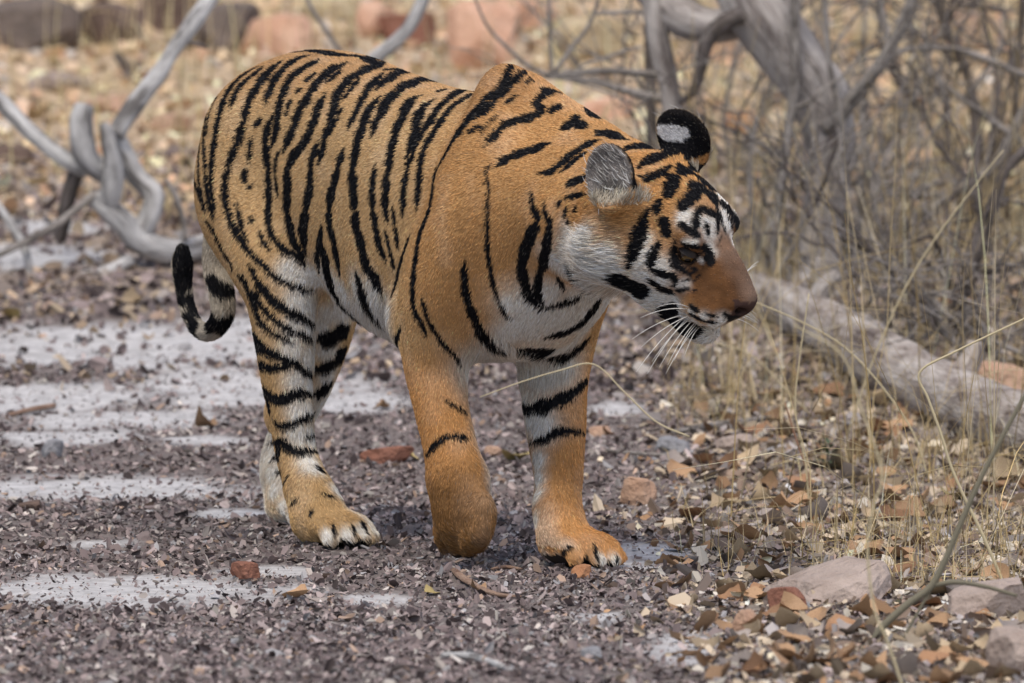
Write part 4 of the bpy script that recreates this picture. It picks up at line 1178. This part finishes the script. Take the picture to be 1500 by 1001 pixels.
# fallen log: each point rests on the ground
t = empty('fallen_log'); t.location = ground_at(1300, 575)
def rel(pts, t): return np.asarray(pts)-np.array(t.location)
lp, lr = [], []
for u, vb, r in ((1085,432,20),(1130,462,30),(1190,500,38),(1260,546,44),(1330,588,45),(1400,622,45),(1470,652,46),(1560,690,48),(1700,740,50)):
    q = ground_at(u, vb); s = pxm(q[1]); lp.append(q+C([0,0,r/s*.85])); lr.append(r/s)
limb('trunk', rel(lp, t), lr, M_LOG, t, 28, 16, .07, 5)
q = ground_at(1400, 622); limb('branch_stub', rel([lp[5]+C([0,.01,.03]), lp[5]+C([.03,.02,.075]), lp[5]+C([.035,.02,.105])], t), [.026,.02,.013], M_LOG, t, 10, 4, .1, 6)
limb('branch_stub', rel([lp[2], lp[2]+C([.02,-.02,.06]), lp[2]+C([.05,-.03,.09])], t), [.026,.02,.012], M_LOG, t, 10, 4, .1, 8)
tag(t, 'thick grey fallen log lying across the dry grass', 'log')
# leaning tree
q = ground_at(1200, 408); yt = q[1]
t = empty('leaning_tree', q)
def tl_(name, uvr, mat, n=14, sub=8, rough=.1, seed=0, y=None):
    p, r = path(uvr, yt if y is None else y); return limb(name, rel(p, t), r, mat, t, n, sub, rough, seed)
tl_('trunk', [(1010,-190,62,.2),(1075,-60,54,.1),(1118,20,49),(1160,85,46),(1196,140,42),(1216,205,38),(1212,270,32),(1200,340,32),(1196,400,42),(1194,430,54)], M_TREE, 22, 10, .10, 2)
tl_('limb', [(1090,30,26,.03),(1040,38,26,.05),(1000,25,30,.1),(960,-20,34,.2),(920,-90,36,.3)], M_TREE, 14, 8, .1, 3)
tl_('limb', [(1085,22,14,-.05),(1055,38,13,-.06),(1035,62,11,-.06),(1026,100,9,-.05),(1015,135,7,-.04),(996,150,5)], M_DARKW, 10, 6, .12, 4)
tl_('limb', [(1208,190,16,-.04),(1245,150,12,-.06),(1285,100,10,-.1),(1320,40,9,-.1),(1350,-40,8,-.1)], M_TWIG, 10, 6, .1, 5)
tl_('root', [(1196,395,26,-.02),(1170,425,20,-.10),(1140,440,14,-.2)], M_TREE, 10, 6, .12, 6)
tag(t, 'leaning grey tree trunk with rough bark rising behind the log', 'tree')
# sapling behind the head
q = ground_at(1000, 398); t = empty('sapling', q); yt = q[1]
tl_('trunk', [(938,-120,17),(955,-10,16),(966,60,16),(980,125,15),(990,200,15),(998,300,16),(1002,400,17)], M_TREE, 12, 8, .1, 7)
tl_('branch', [(985,150,6),(930,136,6),(860,118,5),(800,108,4.5)], M_TWIG, 8, 6, .1, 8)
tl_('branch', [(978,112,6),(900,104,5.5),(850,106,5),(800,112,4.5)], M_TWIG, 8, 6, .1, 9)
tl_('twig', [(802,110,4),(772,95,3.5),(735,62,3),(712,35,2.5),(692,-10,2.2)], M_TWIG, 6, 6, .1, 10)
tl_('twig', [(812,108,4),(836,72,4),(862,38,3.5),(880,-10,3)], M_TWIG, 6, 6, .1, 11)
tl_('twig', [(808,105,3.5),(806,60,3),(803,-10,3)], M_TWIG, 6, 6, .1, 12)
tl_('twig', [(966,20,4),(930,18,3.5),(870,20,3)], M_TWIG, 6, 6, .1, 13)
tl_('twig', [(940,68,2.5),(880,86,2.5),(845,100,2.5)], M_TWIG, 6, 6, .1, 14)
tag(t, 'slim grey sapling with bare side branches behind the tiger neck', 'sapling')
q = ground_at(955, 360); t = empty('dead_stem', q); yt = q[1]
tl_('stem', [(948,-60,7),(952,60,8),(955,200,9),(957,366,10)], M_DARKW, 9, 8, .1, 15)
tl_('twig', [(953,150,3),(935,120,2.5),(922,90,2)], M_DARKW, 6, 5, .1, 16)
tag(t, 'thin dark upright stem behind the grey sapling', 'stem')
# pale fallen limbs on the left
q = ground_at(200, 392); t = empty('fallen_branch', q); yt = q[1]
tl_('limb', [(340,-70,10,.25),(306,0,11,.18),(265,58,12,.1),(225,117,13,.05),(189,166,14,.02),(170,200,14,0)], M_PALE, 12, 8, .17, 20)
tl_('limb', [(-120,40,12,.2),(-30,122,12,.12),(0,148,12,.1),(45,193,12.5,.05),(97,234,13,0),(130,250,14,0)], M_PALE, 12, 8, .17, 21)
tl_('stub', [(123,155,14,-.02),(119,178,17,-.03),(121,205,18,-.03),(130,236,19,-.02),(156,254,18,0)], M_PALE, 12, 6, .10, 22)
tl_('stub', [(152,180,7,-.05),(160,210,14,-.05),(166,252,16,-.04),(162,290,15,-.03),(158,312,10,-.02)], M_PALE, 12, 6, .12, 23)
tl_('limb', [(170,205,15,.02),(184,232,16,.02),(203,262,16,.02),(224,286,16,.01),(217,322,17,0),(200,350,17,0)], M_PALE, 12, 8, .17, 24)
tl_('trunk', [(135,290,13,-.02),(160,308,15,-.02),(182,328,17,-.01),(203,353,18,0),(250,368,18,.02),(312,358,18,.1),(400,340,20,.2)], M_PALE, 14, 8, .17, 25)
tl_('leg', [(118,240,12,0),(106,268,12,.02),(98,300,11,.03),(92,330,10,.05),(88,352,9,.06)], M_DARKW, 10, 6, .08, 26)
tl_('twig', [(138,285,7,-.03),(110,308,6,-.05),(75,334,6,-.08),(0,373,5,-.1),(-60,400,5,-.1)], M_TWIG, 8, 6, .08, 27)
tl_('twig', [(192,380,9,-.04),(160,396,9,-.06),(120,406,9,-.08),(75,412,8,-.08),(49,405,7,-.08),(33,355,6,-.06),(0,306,5,-.02),(-40,250,4,0)], M_PALE, 8, 6, .17, 28)
tl_('twig', [(243,262,4,.02),(258,290,5,.02),(267,320,5,.02),(272,352,5,.02)], M_TWIG, 6, 5, .1, 29)
tl_('twig', [(263,60,4,.1),(285,64,4,.1),(305,70,3,.1)], M_DARKW, 6, 4, .1, 30)
tag(t, 'pale weathered fallen branch with forked limbs and broken stubs', 'branch')
q = ground_at(520, 330); t = empty('slanting_bough', q); yt = q[1]
tl_('bough', [(660,-80,9),(622,-5,10),(603,35,10.5),(580,62,11),(545,92,12),(505,150,12),(500,240,13),(520,335,14)], M_PALE, 12, 8, .14, 33)
tl_('twig', [(500,80,4),(478,45,4),(455,10,3.5),(440,-30,3)], M_TWIG, 6, 5, .1, 34)
tag(t, 'pale slanting bough rising from behind the middle of the tiger back', 'bough')
q = ground_at(200, 118); t = empty('root_stump', q); yt = q[1]
tl_('stump', [(168,78,6),(180,92,8),(190,106,11),(188,120,13)], M_DARKW, 9, 5, .2, 31)
tl_('snag', [(205,88,3),(198,98,5),(192,108,7)], M_DARKW, 8, 5, .2, 32)
tag(t, 'small dark forked stump on the bank behind the slanting limb', 'stump')

# bare shrubs on the right: explicit stems and random twigs
def grow(p, d, L, r, depth, g, out, spread=.7):
    n = 5; pts = [p]; dirv = d
    for i in range(n):
        dirv = dirv + g.normal(size=3)*.22; dirv /= np.linalg.norm(dirv)
        pts.append(pts[-1]+dirv*L/n)
    pts = np.array(pts); out.append((pts, np.linspace(r, r*.5, n+1)))
    if depth:
        for k in range(g.integers(2, 4)):
            i = int(g.integers(1, n+1)); dv = dirv + g.normal(size=3)*spread + C([0,0,.12]); dv /= np.linalg.norm(dv)
            grow(pts[i], dv, L*g.uniform(.5, .85), r*.55, depth-1, g, out, spread)
def shrub(label, base_uv, stems, nrand, seed, mat, Lr=.35, lean=(0,0,1), depth=3, rr=.007, y=None):
    q = ground_at(*base_uv); t = empty('bare_shrub', q); g = np.random.default_rng(seed)
    yy = q[1]
    allg = []
    for st in stems:
        p, r = path(st, yy); p = p + C([0,0,0])
        limb('stem', rel(p, t), r, mat, t, 8, 5, .1, seed)
        for k in range(2):
            i = int(g.integers(1, len(p))); dv = g.normal(size=3)+C([0,0,.5]); dv /= np.linalg.norm(dv)
            o = []; grow(p[i], dv, Lr*.6, float(r[i])*.5, 1, g, o); allg += o
    for k in range(nrand):
        dv = np.array(lean)+g.normal(size=3)*C([.55,.45,.25]); dv /= np.linalg.norm(dv)
        o = []; grow(np.array(q)+g.normal(size=3)*C([.04,.05,0]), dv, Lr*g.uniform(.8,1.3), rr*g.uniform(.7,1.2), depth, g, o)
        limb('stem', rel(o[0][0], t), o[0][1], mat, t, 6, 3, .08, seed+k); allg += o[1:]
    V, F1, F2, off = [], [], [], 0
    for p, r in allg:
        v, (f1, f2) = tube(spline(np.c_[p, r], 2)[:,:3], np.maximum(spline(np.c_[p, r], 2)[:,3], .0009), 4)
        V.append(rel(v, t)); F1.append(f1+off); F2.append(f2+off); off += len(v)
    tw = mesh_obj('twigs', np_mesh('twigs', np.concatenate(V), [np.concatenate(F1), np.concatenate(F2)], None, True, mat, np.concatenate(V)*.5), t); tw['kind'] = 'stuff'
    return tag(t, label, 'shrub', 'bare shrubs behind the log')
shrub('tangled bare shrub with thick dark arching stems beyond the log end', (1390,500),
      [[(1388,500,9),(1405,450,9),(1422,400,9),(1440,350,8.5),(1452,308,8),(1470,255,8),(1500,222,8),(1560,170,7)],
       [(1392,498,7),(1350,470,5),(1300,462,4),(1240,470,3)],
       [(1415,420,6),(1440,400,5),(1480,392,4),(1530,370,4)]], 7, 61, M_DARKW, .34)
shrub('grey bare shrub with a long rising bough right of the trunk', (1268,372),
      [[(1262,378,11),(1300,345,10),(1342,320,10),(1390,285,9),(1450,250,8),(1482,200,8),(1520,120,7)],
       [(1265,372,6),(1262,300,5.5),(1268,230,5),(1262,158,5),(1272,128,5),(1300,78,6),(1288,0,6),(1280,-60,5)],
       [(1300,80,5.5),(1345,70,5.5),(1392,72,5.5),(1440,85,5.5),(1505,112,5),(1600,130,5)],
       [(1355,100,3.5),(1410,145,5),(1460,182,5),(1500,212,5),(1560,260,5)]], 7, 62, M_TWIG, .38)
shrub('slender bare shrub with upright stems left of the trunk', (1130,418),
      [[(1128,418,5),(1140,300,6),(1150,220,6.5),(1160,160,7),(1166,90,7),(1162,-40,7)],
       [(1135,410,4),(1190,300,4),(1235,200,4.5),(1214,90,4.5),(1206,-40,4.5)],
       [(1126,415,4),(1105,330,4),(1098,240,3.5),(1110,170,3)]], 4, 63, M_TWIG, .34)
shrub('dense bare thicket at the far side of the shrubs', (1440,330), [[(1440,330,9),(1432,200,8),(1415,100,7),(1385,40,7),(1370,-40,7)],[(1445,330,7),(1480,220,6),(1492,80,6),(1500,-30,6)]], 9, 64, M_DARKW, .45)
shrub('low bare shrub of fine twigs just behind the log', (1460,545), [[(1462,545,4),(1440,480,3.5),(1400,440,3),(1350,430,2.5)]], 8, 65, M_TWIG, .26, depth=3, rr=.005)
shrub('low grey shrub of wiry twigs close to the trunk foot', (1320,440), [[(1320,440,4),(1290,400,3.5),(1250,380,3)]], 8, 66, M_TWIG, .28, depth=3, rr=.005)
shrub('far wispy shrub on the bank between sapling and trunk', (1075,250), [[(1075,250,4),(1060,180,4),(1070,120,3.5),(1085,60,3)]], 5, 67, M_TWIG, .40, depth=2)
shrub('far wiry shrub on the bank behind the trunk', (1330,215), [[(1330,215,5),(1340,120,4.5),(1330,20,4)]], 8, 68, M_TWIG, .45, depth=3)

# ---------------------------------------------------------------- dry grass
m_straw = attr_mat('straw', .6, .3)
def blades(n, posf, Lr, rr, lean, seed, cols):
    g = np.random.default_rng(seed); V, Cc = [], []
    p0 = posf(g, n); n = len(p0)
    L = g.uniform(*Lr, n); az = g.uniform(0, 2*np.pi, n); ln = np.abs(g.normal(size=n))*lean
    m = 6; s = np.linspace(0, 1, m)
    d = np.stack([np.cos(az), np.sin(az)], 1)
    th = ln[:,None]*(.35+ .9*s[None]**1.2)                        # angle from upright grows to the tip
    th = np.minimum(th, 1.65)
    step = L[:,None]/(m-1)
    kink = g.normal(size=(n,m))*.10
    dz = np.cos(th+kink)*step; dr = np.sin(th+kink)*step
    z = np.concatenate([np.zeros((n,1)), np.cumsum(dz[:,:-1], 1)], 1); r = np.concatenate([np.zeros((n,1)), np.cumsum(dr[:,:-1], 1)], 1)
    cen = np.stack([p0[:,0,None]+d[:,0,None]*r, p0[:,1,None]+d[:,1,None]*r, p0[:,2,None]+z], 2)
    g0 = gz(cen[...,0], cen[...,1])+.002; cen[...,2] = np.maximum(cen[...,2], g0)
    rad = (g.uniform(*rr, n)[:,None]*(1-.75*s[None]))
    side = np.stack([-d[:,1], d[:,0], 0*az], 1)
    fw = np.stack([d[:,0]*.6, d[:,1]*.6, .8+0*az], 1)
    ring = [side, -.5*side+.87*fw, -.5*side-.87*fw]
    V = np.stack([cen+rad[...,None]*q[:,None] for q in ring], 2)      # n, m, 3, 3
    idx = np.arange(n*m*3).reshape(n, m, 3)
    F = np.concatenate([np.stack([idx[:,:-1,k], idx[:,:-1,(k+1)%3], idx[:,1:,(k+1)%3], idx[:,1:,k]], -1).reshape(-1,4) for k in range(3)])
    cols = np.array(cols); c = cols[g.integers(len(cols), size=n)]*np.exp(.22*g.normal(size=n))[:,None]
    return V.reshape(-1,3), F, np.repeat(np.clip(c,0,.85), m*3, 0)
STRAW = [(.56,.43,.22),(.62,.50,.29),(.46,.34,.16),(.68,.58,.40),(.38,.29,.16)]
def spots(boxes):
    def f_(g, n):
        out = []
        w = np.array([b_[4] for b_ in boxes], float); k = g.choice(len(boxes), n, p=w/w.sum())
        x = np.empty(n); y = np.empty(n)
        for i, (x0, x1, y0, y1, _) in enumerate(boxes):
            mm = k == i; x[mm] = g.uniform(x0, x1, mm.sum()); y[mm] = g.uniform(y0, y1, mm.sum())
        cl = vnoise(np.stack([x, y, 0*x], 1), 2.6, 77)
        kk = g.random(n) < np.clip(.55+.9*cl, .05, 1); x, y = x[kk], y[kk]
        return np.stack([x, y, gz(x, y)], 1)
    return f_
B1 = blades(2500, spots([(.32,1.9,.3,3.0,3),(.30,2.1,2.6,5.5,5),(.55,1.5,-.6,.5,.35)]), (.18,.70), (.0011,.0021), 1.15, 5, STRAW)
B2 = blades(13000, spots([(.28,2.2,-.9,3.0,4),(.3,2.2,3.0,5,2)]), (.04,.15), (.0008,.0018), 1.5, 6, STRAW)
B3 = blades(9000, spots([(-3.5,3.5,4.8,12,1)]), (.08,.26), (.0018,.0042), .9, 7, [(.70,.56,.33),(.64,.50,.27),(.74,.62,.42),(.56,.48,.26)])  # far grass: dry straw tones lifted to paint in the sunlight there
V, F, cc = join([B1, B2, B3])
tag(mesh_obj('dry_grass', np_mesh('dry_grass', V, F, cc, True, m_straw)), 'straw coloured dry grass growing around the log and bank', 'dry grass', kind='stuff')
# single stalks one can follow
M_STALK = attr_mat('stalk', .55, .3)
def stalk(label, uvr, base, col=(.55,.47,.30), extra=(), name='grass_stalk', mat=None):
    q = ground_at(*base); t = empty(name, q)
    for nm, rows in (('stem', uvr),)+tuple(extra):
        p, r = path(rows, q[1]); A = spline(np.c_[rel(p, t), r], 6); V, F = tube(A[:,:3], A[:,3], 6)
        mesh_obj(nm, np_mesh(nm, V, F, None if mat else np.tile(col, (len(V),1)), True, mat or M_STALK), t)
    return tag(t, label, 'stalk')
stalk('tall zigzag straw stalk rising past the small green weed', [(1330,1030,2.4),(1300,940,2.3),(1281,893,2.2),(1271,806,2),(1280,740,1.9),(1292,692,1.8),(1262,600,1.6),(1233,520,1.5),(1163,476,1.2)], (1330,1020))
stalk('thick straw stalk bent sharply over the fallen log', [(1471,857,2.8),(1440,785,2.8),(1411,725,2.6),(1392,680,2.4),(1379,638,2.3),(1360,585,2.2),(1347,546,2.0),(1400,515,1.8),(1520,458,1.5)], (1471,862))
stalk('dark forked stem standing up between the stone slabs', [(1280,940,6.5),(1292,919,6.5),(1330,885,6),(1363,860,6),(1384,822,5.5),(1400,784,5),(1428,720,4.5),(1455,665,4),(1520,545,3.5)], (1285,940),
      extra=(('branch', [(1363,858,4.5),(1400,853,4),(1445,860,3.5),(1490,873,3)]), ('branch', [(1390,815,3),(1360,870,2.5),(1318,945,2.2),(1300,990,2)])), name='forked_stem', mat=M_STEM)
stalk('thin bent straw reaching in front of the planted foreleg', [(1010,640,1.5),(961,618,1.4),(915,575,1.3),(870,534,1.2),(820,543,1.1),(763,560,1.0),(703,582,.8)], (1012,900))
stalk('thin pale stalk standing in front of the fallen log', [(1185,740,1.6),(1180,680,1.5),(1165,600,1.4),(1172,520,1.3),(1185,430,1.1)], (1185,742))
stalk('arching pale stalk crossing above the fallen log', [(1360,700,1.8),(1330,620,1.7),(1250,520,1.5),(1170,470,1.3),(1060,425,1.0)], (1360,705))
stalk('reddish thin stalk in the straw near the weed', [(1190,730,2),(1182,690,1.8),(1165,640,1.6),(1150,590,1.2)], (1190,732), col=(.30,.17,.11))
stalk('long pale stalk slanting up into the bare shrubs', [(1240,640,1.6),(1290,500,1.5),(1350,380,1.3),(1430,270,1.1),(1470,220,.9)], (1240,642))
stalk('pale stalk leaning left beside the tiger muzzle', [(1190,610,1.5),(1150,570,1.4),(1100,520,1.2),(1040,500,1.0),(960,470,.8)], (1190,612))

# small green weed
q = ground_at(1215, 690); t = empty('green_weed', q); g = np.random.default_rng(3)
m_weed, _, b = new_mat('weed_leaf', .6, .3); b.inputs['Base Color'].default_value = (.075,.105,.055,1)
p, r = path([(1215,692,2),(1212,665,1.6),(1205,630,1.2)], q[1]); limb('stem', rel(p, t), r, M_STEM, t, 6, 4)
for i in range(16):
    a_ = i*2.4; L = g.uniform(.018, .034); zz = .008+.05*i/16
    d = C([math.cos(a_), math.sin(a_), g.uniform(-.1,.7)]); sd_ = C([-math.sin(a_), math.cos(a_), 0])
    V = np.array([[0,0,zz], *(C([0,0,zz])+d*L*.5+sd_*L*.2*k + C([0,0,.002*k*k]) for k in (-1,0,1)), *(C([0,0,zz])+d*L*.8+sd_*L*.15*k for k in (-1,0,1)), C([0,0,zz])+d*L*1.05-C([0,0,.004])])
    F = [np.array([[0,1,2],[0,2,3],[4,7,5],[5,7,6]]), np.array([[1,4,5,2],[2,5,6,3]])]
    mesh_obj('leaf', np_mesh('leaf', V, F, None, True, m_weed), t)
tag(t, 'small dark green weed growing in the straw near the log', 'weed')

# sticks and bark on the track
def stick(label, uvr, mat, name='stick', cat='stick', n=8, flat=1.0, rough=.12, seed=0):
    g0 = ground_at(uvr[0][0], uvr[0][1]); t = []; R = []
    for u, v, r in uvr:
        q = ground_at(u, v); rr = r/pxm(q[1]); t.append(q+C([0,0,rr*.9*flat+.003])); R.append(rr)
    A = spline(np.c_[np.array(t), R], 6); V, F = tube(A[:,:3], A[:,3], n)
    c = np.repeat(A[:,:3], n, 0); dlt = V-c; dlt[:,2] *= flat; V = c+dlt*(1+rough*vnoise(V, 40, seed))[:,None]
    o = mesh_obj(name, np_mesh(name, V-g0, F, None, True, mat, tube_uvw(A, n, seed))); o.location = g0
    return tag(o, label, cat)
M_BARK = wood_mat('bark_strip', (.17,.10,.07), (.28,.18,.13), (.40,.29,.22), (1,1,1), 40)
stick('curved brown strip of bark in front of the lifted forepaw', [(664,838,4),(672,848,7),(686,858,7),(704,868,6.5),(730,877,6),(762,879,4)], M_BARK, 'bark_strip', 'bark', 10, .55)
stick('grey stick lying on the litter in front of the bark strip', [(648,966,4),(672,968,5.5),(700,972,6),(735,984,5)], M_PALE, seed=2)
stick('short brown wood chip beside the planted forepaw', [(722,838,4),(740,836,6),(762,838,4)], M_BARK, 'wood_chip', 'wood chip', 8, .5, seed=3)
stick('thin grey twig lying behind the planted forepaw', [(876,664,2.5),(920,668,2.8),(965,672,3),(1000,668,2)], M_TWIG, seed=4)
stick('grey stick lying in the straw below the log', [(985,640,4),(1030,632,5),(1080,626,5),(1130,618,4)], M_TWIG, seed=5)
stick('brown stick lying on the dust behind the tail', [(10,614,3),(45,606,4),(80,600,4)], M_BARK, seed=6)
stick('thin stick lying across the leaves by the broad pinkish slab', [(1330,880,3),(1370,862,3.5),(1420,858,3.5),(1470,866,3)], M_TWIG, seed=8)
stick('long dark twig lying in the leaves by the red block', [(1090,1000,2),(1130,960,2.5),(1200,948,2.5),(1262,940,2)], M_DARKW, seed=9)
